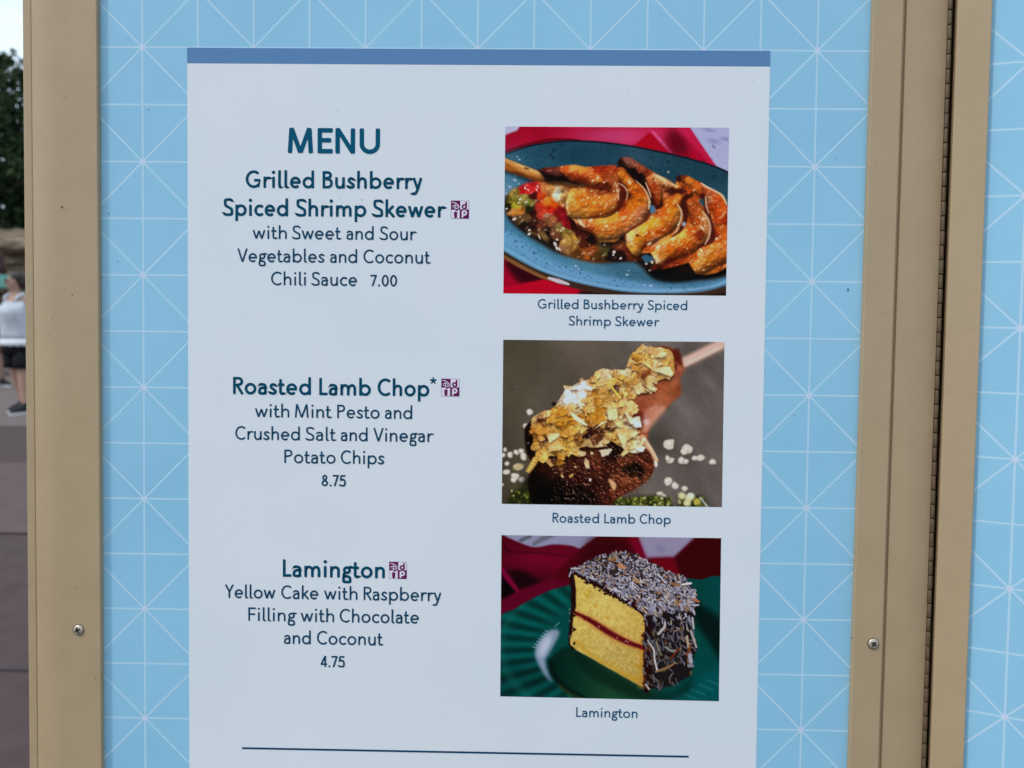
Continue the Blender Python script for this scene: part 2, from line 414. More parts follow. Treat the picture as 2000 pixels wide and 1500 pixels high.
    for s in (-1, 1):
        bm = bmesh.new(); cx = .045 + .08 * s; cy = s * .125
        Vv, Ff = loft([(.028, cx, cy, .132, .047), (.05, cx, cy, .130, .046), (.075, cx - .02, cy, .10, .041), (.10, cx - .055, cy, .062, .042), (.125, cx - .068, cy, .05, .043)], 24, True, True)
        vs = [bm.verts.new(v) for v in Vv]
        for f in Ff: bm.faces.new([vs[i] for i in f])
        sh = bm_obj('shoe', bm, shoe, root, True)
        Vv, Ff = loft([(.0, cx, cy, .136, .049), (.027, cx, cy, .139, .051)], 24, True, True); mesh_obj('sole', Vv, Ff, sole, sh)
    return root
m_skin = mottled('skin', (.42, .24, .17), (.50, .30, .22), 9, .55, .4); m_skin2 = mottled('tanned_skin', (.33, .18, .12), (.40, .23, .16), 9, .55, .4)
m_hair = mottled('brown_hair', (.02, .012, .008), (.05, .03, .02), 30, .5, .4, .5, .01, (1, 1, .2)); m_hair2 = mottled('black_hair', (.008, .006, .006), (.02, .015, .012), 30, .5, .4)
m_tank = mottled('grey_knit', (.44, .46, .50), (.66, .68, .72), 7, .85, .2, .3, .01, (1, 1, .5)); m_lace = mottled('white_lace', (.7, .7, .72), (.85, .85, .86), 60, .9, .2, .6, .005)
m_blk = mottled('black_cloth', (.006, .006, .007), (.014, .014, .016), 20, .9, .2); m_shoe = mat('black_shoe', (.012, .012, .014), .6, .4); m_sole = mat('white_sole', (.75, .75, .75), .6, .3)
m_glass = mat('dark_lens', (.006, .006, .008), .1, .6); m_or = mottled('brown_shirt', (.10, .05, .03), (.18, .09, .05), 8, .85, .2)
YP = on_ground(30, 806)[1]
pw = on_ground(45, 806)
person((pw[0], pw[1], 0.004), R(250), 'woman in sunglasses, white grey tank top with lace hem and black shorts, facing left', m_skin, m_hair, m_tank, m_lace, m_blk, m_shoe, m_sole, m_glass, 1.08, False, R(-44))
pq = at_depth(-26, 600, 11.0)
person((pq[0], 11.0, 0.004), R(-20), 'dark haired person in a brown top at the photo edge, in front of the kiosk', m_skin2, m_hair2, m_or, None, m_blk, m_shoe, m_sole, None, 1.05)
# ------------------------------------------------------------------ the three printed food pictures
# Each print is worked out as a colour array (0-255) in the numpy painter below and goes on a flat grid of the print's real size.
def catm(pts, n=8, closed=False):
    P = np.asarray(pts, float); N = len(P); o = []
    rng_ = range(N if closed else N - 1)
    for i in rng_:
        if closed: a, b, c, d = P[i - 1], P[i], P[(i + 1) % N], P[(i + 2) % N]
        else: a, b, c, d = P[max(i - 1, 0)], P[i], P[i + 1], P[min(i + 2, N - 1)]
        for k in range(n):
            t = k / n
            o.append(.5 * ((2 * b) + (c - a) * t + (2 * a - 5 * b + 4 * c - d) * t * t + (3 * b - a - 3 * c + d) * t ** 3))
    if not closed: o.append(P[-1])
    return np.array(o)
class Paint:
    def __init__(s, x0, y0, x1, y1, sc, seed):
        s.x0, s.y0, s.sc = x0, y0, sc
        s.w = int((x1 - x0) * sc); s.h = int((y1 - y0) * sc)
        s.X, s.Y = np.meshgrid(x0 + (np.arange(s.w) + .5) / sc, y0 + (np.arange(s.h) + .5) / sc)
        s.img = np.zeros((s.h, s.w, 3)); s.r = np.random.RandomState(seed)
    def win(s, a, b, c, d):
        return (slice(max(0, int((b - s.y0) * s.sc)), min(s.h, int((d - s.y0) * s.sc) + 2)),
                slice(max(0, int((a - s.x0) * s.sc)), min(s.w, int((c - s.x0) * s.sc) + 2)))
    def blur(s, A, sig):
        sig = sig * s.sc
        if sig < .3: return A
        r = int(3 * sig) + 1; k = np.exp(-.5 * (np.arange(-r, r + 1) / sig) ** 2); k /= k.sum()
        for ax in (0, 1):
            pad = [(0, 0)] * A.ndim; pad[ax] = (r, r); B = np.pad(A, pad, mode='edge'); o = np.zeros_like(A); n = A.shape[ax]
            for i, kv in enumerate(k): o += kv * (B[i:i + n] if ax == 0 else B[:, i:i + n])
            A = o
        return A
    def noise(s, scale, oct=4, ar=1.0, ang=0.0, per=.55):
        out = np.zeros((s.h, s.w)); amp = 1; tot = 0
        c, d = math.cos(ang), math.sin(ang)
        U = (s.X * c + s.Y * d) / (scale * ar); Vv = (-s.X * d + s.Y * c) / scale
        for k in range(oct):
            g = s.r.rand(97, 101); u = U * 2 ** k + 13.3 * k + 50; v = Vv * 2 ** k + 7.7 * k + 50
            iu = np.floor(u).astype(int); iv = np.floor(v).astype(int); fu = u - iu; fv = v - iv
            fu = fu * fu * (3 - 2 * fu); fv = fv * fv * (3 - 2 * fv)
            q = lambda a, b: g[a % 97, b % 101]
            out += amp * (q(iu, iv) * (1 - fu) * (1 - fv) + q(iu + 1, iv) * fu * (1 - fv) + q(iu, iv + 1) * (1 - fu) * fv + q(iu + 1, iv + 1) * fu * fv)
            tot += amp; amp *= per
        return out / tot
    def mask(s, pts, smooth=True, soft=2.0, rough=0.0):
        P = catm(pts, 6, True) if smooth else np.asarray(pts, float)
        if rough: P = P + s.r.normal(0, rough, P.shape)
        m = np.zeros((s.h, s.w)); mg = 4 * soft + 6 + rough * 3
        w = s.win(P[:, 0].min() - mg, P[:, 1].min() - mg, P[:, 0].max() + mg, P[:, 1].max() + mg)
        X, Y = s.X[w], s.Y[w]
        if X.size == 0: return m
        ins = np.zeros(X.shape, bool)
        for (xa, ya), (xb, yb) in zip(P, np.roll(P, -1, 0)):
            if ya == yb: continue
            cr_ = ((ya > Y) != (yb > Y)) & (X < (xb - xa) * (Y - ya) / (yb - ya) + xa)
            ins ^= cr_
        m[w] = s.blur(ins.astype(float), max(soft, .5 / s.sc))
        return m
    def over(s, m, c):
        c = np.asarray(c, float); s.img += (c - s.img) * np.clip(m, 0, 1)[..., None]
    def poly(s, pts, c, soft=2.0, smooth=True, a=1.0, rough=0): s.over(s.mask(pts, smooth, soft, rough) * a, c)
    def dab(s, x, y, rx, ry, ang, c, a=1.0, hard=.6):
        R_ = max(rx, ry) * 1.6; w = s.win(x - R_, y - R_, x + R_, y + R_)
        X = s.X[w] - x; Y = s.Y[w] - y
        if X.size == 0: return
        ca, sa = math.cos(ang), math.sin(ang); u = (X * ca + Y * sa) / rx; v = (-X * sa + Y * ca) / ry
        d = np.sqrt(u * u + v * v); m = np.clip((1.25 - d) / max(.05, 1.25 - hard), 0, 1)
        m = m * m * (3 - 2 * m) * a
        s.img[w] += (np.asarray(c, float) - s.img[w]) * m[..., None]
    def stroke(s, pts, rad, c, a=1.0, soft=.35):
        P = np.asarray(pts, float)
        if len(P) > 2: P = catm(P, 5)
        rad = np.interp(np.linspace(0, 1, len(P)), np.linspace(0, 1, len(rad)), rad) if not np.isscalar(rad) else np.full(len(P), rad)
        mr = rad.max() + 3; w = s.win(P[:, 0].min() - mr, P[:, 1].min() - mr, P[:, 0].max() + mr, P[:, 1].max() + mr)
        d, t, l = s.dist(P, rad, w)
        if d is None: return
        m = np.clip((1 + soft * .5 - d) / soft, 0, 1) * a
        c = np.asarray(c, float)
        s.img[w] += (c - s.img[w]) * m[..., None]
    def dist(s, P, rad, w):
        X, Y = s.X[w], s.Y[w]
        if X.size == 0: return None, None, None
        best = np.full(X.shape, 1e9); T = np.zeros(X.shape); Lt = np.zeros(X.shape)
        for i in range(len(P) - 1):
            a, b = P[i], P[i + 1]; e = b - a; L2 = max(e @ e, 1e-9)
            t = np.clip(((X - a[0]) * e[0] + (Y - a[1]) * e[1]) / L2, 0, 1)
            dx = X - a[0] - t * e[0]; dy = Y - a[1] - t * e[1]; r = rad[i] + (rad[i + 1] - rad[i]) * t
            d = np.sqrt(dx * dx + dy * dy) / r; k = d < best
            best[k] = d[k]; T[k] = ((i + t) / (len(P) - 1))[k]; Lt[k] = (np.sign(e[0] * dy - e[1] * dx) * d)[k]
        return best, T, Lt
    def ramp(s, v, stops):
        x = [p for p, _ in stops]; c = np.array([q for _, q in stops], float)
        return np.stack([np.interp(v, x, c[:, k]) for k in range(3)], -1)
    def tube(s, pts, rad, stops, light=(-.25, -.65, .7), bumps=.25, seg=0, edge=1.0, gloss=.5, nz=None, shadow=.5, wob=.09, fat=1.0, st2=None, lat=0.0, cut=0):
        """a rounded, lumpy body along a line: lit like the food in the print"""
        P = catm(pts, 7); rad = np.asarray(rad, float) * fat; rad = np.interp(np.linspace(0, 1, len(P)), np.linspace(0, 1, len(rad)), rad)
        mr = rad.max() * 1.5 + 8; w = s.win(P[:, 0].min() - mr, P[:, 1].min() - mr, P[:, 0].max() + mr, P[:, 1].max() + mr)
        d, t, l = s.dist(P, rad, w)
        n1_, n2_ = nz[0][w], nz[1][w]
        d = d * (1 + wob * 4.4 * (n1_ - .5) + wob * .8 * (n2_ - .5))
        if shadow:
            sh = np.clip(1.35 - d, 0, .5) * 2 * shadow; off = int(9 * s.sc) + 1
            shf = np.zeros((s.h, s.w)); shf[w] = sh; shf = np.roll(shf, (off, -off // 2), (0, 1))
            s.img *= (1 - np.clip(s.blur(shf, 7), 0, .75))[..., None]
        hgt = np.sqrt(np.clip(1 - d ** 2.9, 0, 1))
        hh = hgt * rad.mean() * .9 + bumps * 1.5 * rad.mean() * (n1_ - .5) + bumps * .22 * rad.mean() * (n2_ - .5)
        if seg: hh = hh + .05 * rad.mean() * np.abs(np.sin(t * math.pi * seg)) ** .5 * hgt
        gy, gx = np.gradient(hh, 1 / s.sc); nn = np.sqrt(gx * gx + gy * gy + 1)
        Lv = np.array(light) / np.linalg.norm(light)
        df = (-gx * Lv[0] - gy * Lv[1] + Lv[2]) / nn
        Hv = Lv + np.array([0, 0, 1]); Hv /= np.linalg.norm(Hv)
        sp = np.clip((-gx * Hv[0] - gy * Hv[1] + Hv[2]) / nn, 0, 1)
        v = .16 + .72 * np.clip(df, 0, 1) + .62 * (n1_ - .5) + .16 * (n2_ - .5)
        v = v + lat * l
        if cut: v = v - .20 * np.abs(np.cos(t * math.pi * cut)) ** 24 * np.clip(1.1 - np.abs(l), 0, 1)
        c = s.ramp(v, stops)
        if st2 is not None: k_ = np.clip(t * 1.25 - .1 + .5 * (n1_ - .5), 0, 1)[..., None]; c = c * (1 - k_) + s.ramp(v, st2) * k_
        c *= (1 - .35 * edge * np.clip(d - .7, 0, .3) / .3)[..., None]
        g = (np.clip(sp, 0, 1) ** 70) * gloss * (.7 + 1.3 * (n2_ > .54)); c += (np.array([255, 226, 190]) - c) * np.clip(g, 0, .9)[..., None]
        m = np.clip((1 - d) * rad.mean() * s.sc / 1.3, 0, 1)
        s.img[w] += (c - s.img[w]) * m[..., None]
        return P, rad
    def field(s, txt, soft=26, pw=2.2, warp=0.0, wn=None):
        """colour laid down from spots (x,y,r,g,b), each blending into its neighbours"""
        A = np.array([[float(v) for v in q.split(',')] for q in txt.split()])
        X, Y = s.X, s.Y
        if warp: X = X + warp * (wn[0] - .5); Y = Y + warp * (wn[1] - .5)
        num = np.zeros(s.img.shape); den = np.zeros((s.h, s.w))
        for x, y, a, b, c in A:
            w = 1 / ((X - x) ** 2 + (Y - y) ** 2 + soft * soft) ** pw
            num += w[..., None] * np.array([a, b, c]); den += w
        return num / den[..., None]
    def facets(s, step, warp, wn):
        """crumpled sheets: jittered cells, each its own tilted little plane; returns shade and distance to the cell border"""
        X = s.X + warp * (wn[0] - .5) * 2; Y = s.Y + warp * (wn[1] - .5) * 2
        gi = np.floor(X / step).astype(int); gj = np.floor(Y / step).astype(int)
        T = s.r.rand(64, 64, 5); d1 = np.full(X.shape, 1e9); d2 = d1.copy(); sh = np.zeros(X.shape)
        for a in (-1, 0, 1):
            for b in (-1, 0, 1):
                t = T[(gi + a) % 64, (gj + b) % 64]; dx = X - (gi + a + t[..., 0]) * step; dy = Y - (gj + b + t[..., 1]) * step
                d = np.hypot(dx, dy * (.8 + .5 * t[..., 2])); v = (t[..., 3] - .5) * .9 + ((t[..., 4] - .5) * 2 * dx - (.3 + .7 * t[..., 2]) * dy) / step * .9
                k = d < d1; d2 = np.where(k, d1, np.minimum(d2, d)); sh = np.where(k, v, sh); d1 = np.where(k, d, d1)
        return sh, (d2 - d1) / step
    def sample(s, px):
        u = np.clip((px[..., 0] - s.x0) * s.sc - .5, 0, s.w - 1.001); v = np.clip((px[..., 1] - s.y0) * s.sc - .5, 0, s.h - 1.001)
        iu = u.astype(int); iv = v.astype(int); fu = (u - iu)[..., None]; fv = (v - iv)[..., None]; I = s.img
        return (I[iv, iu] * (1 - fu) + I[iv, iu + 1] * fu) * (1 - fv) + (I[iv + 1, iu] * (1 - fu) + I[iv + 1, iu + 1] * fu) * fv

def print_shrimp():
    s = Paint(30, 40, 1610, 1230, .42, 3); r = s.r
    nz = (s.noise(34, 3), s.noise(11, 3)); big = s.noise(240, 3)
    s.img[:] = (160, 4, 38)
    s.img += ((big - .5) * 60)[..., None] * np.array([1, .3, .5])
    s.over(np.exp(-((s.X - 830) / 330) ** 2 - ((s.Y - 130) / 80) ** 2) * .6, (196, 88, 146))
    s.over(np.exp(-((s.X - 1150) / 200) ** 2 - ((s.Y - 90) / 60) ** 2) * .5, (196, 40, 90))
    s.poly([(60, 225), (200, 175), (380, 140), (560, 148), (560, 160), (380, 158), (200, 200), (60, 245)], (92, 0, 18), 3)
    s.poly([(930, 195), (1045, 95), (1080, 120), (1130, 190), (1200, 250)], (160, 0, 26), 5, False)
    s.poly([(1045, 90), (1075, 96), (1215, 245), (1180, 240)], (205, 84, 140), 6, False)
    s.poly([(1165, 90), (1235, 85), (1290, 150), (1310, 250), (1190, 245), (1160, 160)], (92, 2, 20), 26)
    s.poly([(1215, 70), (1310, 60), (1500, 330), (1460, 325), (1340, 190)], (196, 30, 84), 10, False, .55)
    s.poly([(1300, 40), (1620, 40), (1620, 420), (1500, 335), (1400, 190)], (160, 166, 206), 4, False)
    for x, y, rx, ry in ((1450, 85, 60, 18), (1560, 145, 50, 20), (1480, 160, 60, 25)): s.dab(x, y, rx, ry, .2, (118, 122, 168), .6, .1)
    s.poly([(30, 40), (170, 40), (140, 88), (90, 105), (30, 130)], (172, 176, 208), 5, False)
    # cloth below, with its dark folds
    s.poly([(30, 940), (300, 1080), (700, 1200), (700, 1240), (30, 1240)], (150, 0, 36), 4, False)
    s.poly([(60, 965), (330, 1070), (560, 1150), (380, 1120), (200, 1130), (130, 1100)], (44, 0, 12), 16)
    s.poly([(30, 1160), (330, 1100), (520, 1150), (640, 1190), (640, 1240), (30, 1240)], (172, 0, 34), 4, False)
    s.poly([(560, 1180), (1620, 1180), (1620, 1240), (560, 1240)], (26, 14, 12), 8, False)
    # plate: underside, rim, well
    plate = [(-120, 360), (20, 262), (200, 198), (350, 168), (500, 155), (700, 163), (900, 188), (1100, 226), (1300, 272), (1480, 326), (1600, 380), (1760, 470), (1780, 900), (1620, 1110), (1500, 1160), (1300, 1190), (1100, 1196), (900, 1190), (700, 1158), (500, 1112), (300, 1045), (140, 965), (20, 885), (-120, 760)]
    und = [(x, y + (42 if y > 800 else 0)) for x, y in plate]
    s.poly(und, (52, 36, 26), 3)
    s.stroke([(30, 935), (140, 1000), (300, 1080), (420, 1120)], [10, 14, 12, 4], (128, 84, 44), .9, .8)
    s.stroke([(355, 1092), (420, 1112), (490, 1134)], [8, 15, 8], (196, 190, 206), .95, .7)
    s.stroke([(1180, 1190), (1400, 1180), (1570, 1130)], [8, 9, 8], (96, 120, 150), .7, .8)
    m = s.mask(plate, True, 2)
    yy = np.clip((s.Y - 160) / 1000, 0, 1); xx = np.clip((s.X - 50) / 1500, 0, 1)
    c = s.ramp(yy * 1.0, [(0, (28, 62, 80)), (.25, (26, 66, 84)), (.45, (42, 90, 112)), (.7, (62, 114, 142)), (.88, (64, 112, 138)), (1, (58, 104, 132))])
    c = c * (1.18 - .34 * xx)[..., None] + ((big - .5) * 26)[..., None] + ((nz[1] - .5) * 14)[..., None]
    s.over(m, c)
    s.stroke([(40, 258), (200, 200), (350, 170), (500, 158), (700, 166), (900, 192), (1100, 230), (1300, 276), (1480, 330), (1580, 374)], 6, (10, 12, 24), .85, .7)
    s.over(np.exp(-((s.X - 90) / 120) ** 2 - ((s.Y - 400) / 160) ** 2) * .55, (92, 150, 182))
    s.over(np.exp(-((s.X - 70) / 60) ** 2 - ((s.Y - 560) / 90) ** 2) * .6, (150, 172, 206))
    rim = [(30, 800), (160, 880), (320, 985), (520, 1060), (720, 1110), (900, 1140), (1100, 1152), (1300, 1146), (1480, 1118), (1580, 1080)]
    s.stroke(rim, [44, 46, 40, 38, 36, 34, 34, 34, 36, 40], (98, 152, 194), .85, 1.1)
    s.stroke([(40, 880), (160, 950), (320, 1035), (520, 1100), (720, 1145), (900, 1172), (1100, 1180), (1300, 1174), (1480, 1146), (1580, 1110)], 10, (118, 166, 206), .8, 1)
    s.stroke([(640, 950), (820, 1010), (1000, 1075), (1200, 1110), (1400, 1100), (1560, 1040)], [10, 40, 44, 46, 44, 40], (46, 92, 116), .7, 1.3)
    for _ in range(150):                                         # the glaze's dark speckles
        t = r.rand(); i = catm(rim, 20); p = i[int(t * (len(i) - 1))]
        s.dab(p[0] + r.normal(0, 14), p[1] - 28 + r.normal(0, 34), 3 + 6 * r.rand(), 2.5 + 2 * r.rand(), .4, (22, 44, 66), .8, .3)
    for _ in range(60): s.dab(150 + 1350 * r.rand(), 175 + 190 * r.rand(), 5 + 8 * r.rand(), 4 + 5 * r.rand(), r.rand() * 3, (12, 34, 46), .55, .1)
    for x, y in ((372, 250), (390, 215), (440, 180), (385, 275), (1300, 270), (1410, 300), (1485, 400), (1170, 300)): s.dab(x, y, 14, 12, 0, (10, 28, 38), .7, .1)
    for x, y, q in ((140, 265, 9), (155, 285, 11), (125, 425, 16), (150, 450, 10), (90, 470, 14), (70, 520, 22), (130, 395, 8), (540, 1010, 14), (560, 1030, 10), (890, 1070, 14), (770, 985, 8), (1010, 1140, 9), (1050, 1145, 14), (900, 1040, 8)): s.dab(x, y, q, q * .6, .3, (188, 200, 222), .8, .2)
    # dark sauce under everything
    s.poly([(50, 580), (120, 500), (480, 470), (1200, 560), (1600, 760), (1600, 1050), (1380, 1100), (1180, 1110), (1040, 1060), (930, 985), (720, 985), (560, 950), (420, 925), (300, 860), (190, 790), (90, 700)], (26, 14, 9), 12)
    s.poly([(420, 860), (560, 890), (760, 940), (800, 975), (640, 985), (450, 930)], (84, 46, 16), 10)
    s.poly([(1040, 1020), (1380, 1060), (1560, 1010), (1600, 1040), (1380, 1100), (1180, 1120), (1060, 1090)], (10, 10, 10), 10)
    # skewer
    s.tube([(20, 305), (200, 370), (400, 445), (640, 505), (820, 520)], [46, 40, 42, 42, 40], [(0, (58, 26, 8)), (.35, (138, 76, 26)), (.6, (188, 124, 60)), (.85, (214, 166, 100)), (1.1, (226, 190, 130))], (-.1, -.9, .4), .06, gloss=.1, nz=(s.noise(20, 3, 8, .38), s.noise(8, 2, 8, .38)), wob=.03)
    s.over(s.mask([(330, 430), (600, 470), (760, 500), (700, 560), (520, 520)], True, 14) * .6, (76, 30, 10))
    s.dab(200, 345, 14, 8, .3, (60, 30, 10), .7); s.dab(215, 350, 10, 5, .3, (60, 30, 10), .7)
    # diced vegetables in their sauce
    wn = (s.noise(26, 3), s.noise(26, 3)); fine = s.noise(9, 2)
    veg = "110,500,190,150,70 130,522,120,110,40 180,545,168,156,76 225,580,110,110,40 130,600,150,140,40 100,570,110,100,30 110,650,190,120,50 160,640,190,120,45 80,600,30,25,10 230,620,25,30,10 180,490,190,25,25 230,480,204,30,30 280,490,190,30,30 260,540,60,8,8 320,480,200,120,60 370,490,190,130,70 410,510,232,222,184 415,545,226,210,166 450,520,190,140,80 455,560,170,110,50 300,540,190,60,20 350,560,226,112,32 390,590,220,80,15 370,620,190,35,15 290,610,190,45,30 300,650,185,60,40 250,640,40,10,8 420,640,110,10,15 440,680,134,12,22 480,730,130,12,20 520,720,40,10,8 340,680,130,75,45 380,700,140,84,48 300,720,95,45,30 260,710,60,25,15 200,680,95,65,35 150,690,104,74,44 240,760,35,15,10 430,750,146,124,64 470,770,135,110,45 390,780,110,65,40 350,790,20,10,8 320,810,125,95,50 230,780,110,80,45 420,820,95,55,30 480,850,178,138,68 530,820,160,120,50 520,870,150,105,45 450,890,150,110,70 400,850,20,10,6 560,780,60,15,10 610,800,70,22,12 640,830,20,8,6 600,860,80,30,15 600,910,158,78,26 650,910,140,65,25 560,930,80,45,15 680,940,80,48,18 730,900,78,68,32 740,860,60,45,25 780,930,20,12,8 830,860,110,50,25 900,930,110,40,18 960,960,95,32,14 860,950,30,12,8 700,980,60,34,14 560,690,40,12,8 180,740,24,14,8 90,690,20,14,8 300,840,16,10,8 400,910,60,44,26"
    vm = s.mask([(62, 590), (95, 500), (150, 470), (220, 440), (330, 440), (480, 480), (540, 560), (640, 700), (800, 800), (960, 900), (1000, 960), (900, 978), (740, 978), (600, 965), (470, 925), (380, 880), (280, 815), (190, 765), (110, 710), (70, 660)], True, 6)
    vf = s.field(veg, 9, 3.2, 34, wn); fs, fe = s.facets(42, 16, wn)
    vf = vf * (1 + .30 * fs + .22 * (fine - .5))[..., None] * (.86 + .14 * np.clip(fe * 5, 0, 1))[..., None]
    s.over(vm, vf)
    s.over(vm * np.clip((s.noise(18, 2, 2, -.5) - .72) * 9, 0, 1) * .45, (232, 204, 176))
    for x, y, q, e in ((120, 690, 17, 10), (222, 765, 10, 7), (222, 792, 14, 9), (290, 812, 5, 22), (410, 888, 9, 20), (428, 895, 6, 18), (398, 860, 12, 18), (412, 830, 9, 9), (735, 865, 10, 9), (800, 915, 14, 12), (795, 935, 8, 8), (845, 958, 12, 8), (1020, 995, 10, 8), (1050, 1035, 18, 8), (195, 480, 6, 13), (215, 492, 4, 12), (280, 470, 5, 14), (272, 490, 5, 14), (160, 555, 14, 6), (200, 575, 14, 6), (150, 580, 14, 4), (68, 620, 10, 6), (440, 770, 10, 4), (455, 755, 6, 10), (345, 655, 7, 4)):
        s.dab(x, y, q, e, -.5, (238, 228, 224), .85, .5)
    # the shrimps, threaded close together
    body = [(280, 358), (318, 336), (400, 336), (470, 326), (540, 320), (600, 336), (700, 326), (812, 320), (838, 338), (822, 302), (850, 268), (905, 266), (980, 312), (1050, 360), (1100, 388), (1165, 420), (1222, 456), (1216, 418), (1236, 390), (1300, 394), (1390, 440), (1450, 480), (1535, 522), (1572, 600), (1640, 640), (1640, 1010), (1560, 1024), (1500, 1056), (1413, 1074), (1352, 1064), (1310, 985), (1230, 1010), (1149, 1030), (1060, 1046), (1036, 1034), (1085, 990), (1066, 945), (1046, 922), (976, 926), (956, 948), (922, 930), (886, 872), (876, 790), (810, 842), (700, 846), (668, 790), (600, 764), (552, 744), (530, 700), (478, 660), (470, 600), (482, 540), (496, 482), (620, 476), (640, 462), (520, 440), (440, 428), (328, 428), (312, 392)]
    bm_ = s.mask(body, False, 3.5, 1.5)
    sha = s.mask([(x + 12, y + 26) for x, y in body], False, 14); s.img *= (1 - .72 * sha * (1 - bm_))[..., None]
    cols = "300,360,40,15,15 350,350,88,38,38 400,380,98,48,44 440,410,30,12,12 380,415,26,10,10 480,350,174,84,32 520,338,208,154,80 580,350,202,142,62 530,385,168,68,20 600,420,152,52,20 560,425,136,46,14 640,400,196,106,44 690,425,188,114,44 740,400,132,56,20 790,420,156,86,44 822,470,176,116,66 760,470,110,38,16 700,468,100,32,12 660,500,152,84,34 560,500,200,146,64 500,520,210,170,84 480,580,220,186,108 520,600,214,160,60 580,560,204,128,32 640,600,208,128,32 700,580,198,122,42 760,560,192,112,36 805,560,204,136,66 700,636,196,114,32 600,660,206,146,54 520,660,204,154,74 700,340,152,44,15 780,345,168,62,26 850,390,200,114,32 890,430,206,126,40 930,480,200,108,22 980,520,196,98,16 1010,560,210,136,60 1035,600,184,114,66 960,560,206,118,22 920,600,200,108,22 860,640,184,82,22 800,660,210,146,54 720,690,214,156,66 640,700,204,124,54 570,710,220,170,130 560,742,120,50,35 620,750,172,82,32 700,760,210,134,54 760,760,206,124,42 840,740,200,114,38 900,700,198,114,44 960,680,190,126,86 1000,650,174,114,86 700,825,200,146,66 780,825,198,134,74 860,780,194,134,86 930,740,184,124,94 850,470,104,32,12 868,530,80,22,10 850,590,124,42,14 840,300,35,12,12 890,285,116,76,76 940,320,126,74,68 980,350,136,68,42 1030,385,108,44,20 930,370,18,8,8 985,410,24,10,8 1050,405,196,116,66 1100,410,208,158,108 1170,450,212,158,98 1230,475,204,114,42 1300,500,164,68,20 1060,470,152,60,20 1100,525,164,84,32 1062,540,104,32,14 1100,585,106,38,15 1130,505,172,100,56 1200,500,84,26,12 1265,500,66,18,10 1235,545,194,114,32 1180,580,194,108,26 1130,640,188,92,26 1200,640,206,124,26 1242,660,212,148,66 1150,700,210,134,36 1080,730,216,156,48 1000,760,216,166,60 915,795,232,200,124 900,835,226,202,140 960,845,204,132,30 1040,800,206,114,26 1120,780,194,92,20 1180,760,184,92,32 920,890,220,172,76 958,922,204,146,66 1020,880,194,92,26 1220,740,194,124,76 1230,410,48,18,14 1275,402,92,42,22 1310,430,206,124,42 1350,470,194,102,30 1385,520,170,80,26 1320,620,154,72,26 1370,640,174,88,36 1410,680,206,146,86 1350,700,162,76,20 1425,750,212,156,106 1330,770,180,88,20 1390,800,126,46,14 1432,830,186,126,76 1250,790,226,186,96 1290,850,206,108,20 1220,830,210,134,36 1350,850,190,98,26 1140,840,210,156,76 1080,840,204,136,96 1180,890,210,114,26 1120,930,210,146,66 1092,958,232,198,140 1250,930,172,72,20 1180,990,124,38,14 1090,1020,86,28,12 1430,470,186,96,54 1500,540,196,84,26 1550,600,196,90,32 1470,600,180,68,15 1520,660,190,78,20 1560,700,150,50,15 1452,560,206,146,116 1540,760,184,94,32 1490,800,136,48,14 1550,830,196,104,36 1460,900,206,126,42 1520,890,206,126,54 1400,920,216,156,86 1450,960,210,134,36 1380,1000,210,150,64 1420,1042,182,112,46 1500,1010,194,104,30 1540,960,200,114,36 1545,1022,164,84,25 1340,940,184,94,32"
    cf = s.field(cols, 15, 2.6, 26, wn) * np.array([.985, .87, .74])
    # lit relief: a swell along each body, lumps of glaze on top
    def swell(pts, rad):
        P = catm(pts, 7); rr = np.interp(np.linspace(0, 1, len(P)), np.linspace(0, 1, len(rad)), rad); d, t, l = s.dist(P, rr, (slice(0, s.h), slice(0, s.w))); return np.sqrt(np.clip(1 - d * d, 0, 1)) * rr.mean()
    hs = np.zeros((s.h, s.w))
    for p, q in (([(300, 362), (450, 380), (560, 385), (680, 425), (780, 440), (815, 520), (780, 590), (680, 610), (530, 590)], [26, 46, 62, 54, 50, 48, 60, 84, 96]), ([(850, 385), (930, 470), (985, 570), (950, 670), (850, 730), (720, 760), (580, 725)], [34, 58, 68, 70, 74, 76, 26]), ([(840, 295), (930, 325), (1040, 390), (1150, 440), (1290, 495)], [26, 36, 34, 38, 22]), ([(1050, 420), (1085, 510), (1100, 590)], [36, 46, 24]), ([(1310, 515), (1220, 590), (1180, 690), (1080, 770), (960, 820), (940, 900)], [26, 52, 72, 76, 78, 46]), ([(1300, 420), (1400, 510)], [34, 36]), ([(1320, 590), (1385, 690), (1390, 780), (1300, 850), (1180, 890), (1090, 960), (1070, 1030)], [40, 62, 66, 80, 86, 70, 26]), ([(1420, 470), (1520, 580), (1560, 720), (1540, 840)], [36, 70, 70, 60]), ([(1610, 880), (1460, 940), (1385, 1010)], [86, 84, 62])):
        hs = np.maximum(hs, swell(p, q))
    hh = s.blur(hs, 5) * .8 + nz[0] * 15 + s.blur(nz[1], 4) * 5; gy, gx = np.gradient(hh, 1 / s.sc); nn = np.sqrt(gx * gx + gy * gy + 1)
    df = (.28 * gx + .62 * gy + .73) / nn
    sp = np.clip((gx * .16 + gy * .36 + .92) / nn, 0, 1) ** 40
    shd = .42 + .80 * np.clip(df, 0, 1)
    cf = cf * (shd * (1 + .10 * (fine - .5)))[..., None]; cf = cf + (np.array([255, 222, 176]) - cf) * np.clip(sp * .34 * np.clip((nz[0] - .42) * 6, 0, 1), 0, 1)[..., None]
    s.over(bm_, cf)
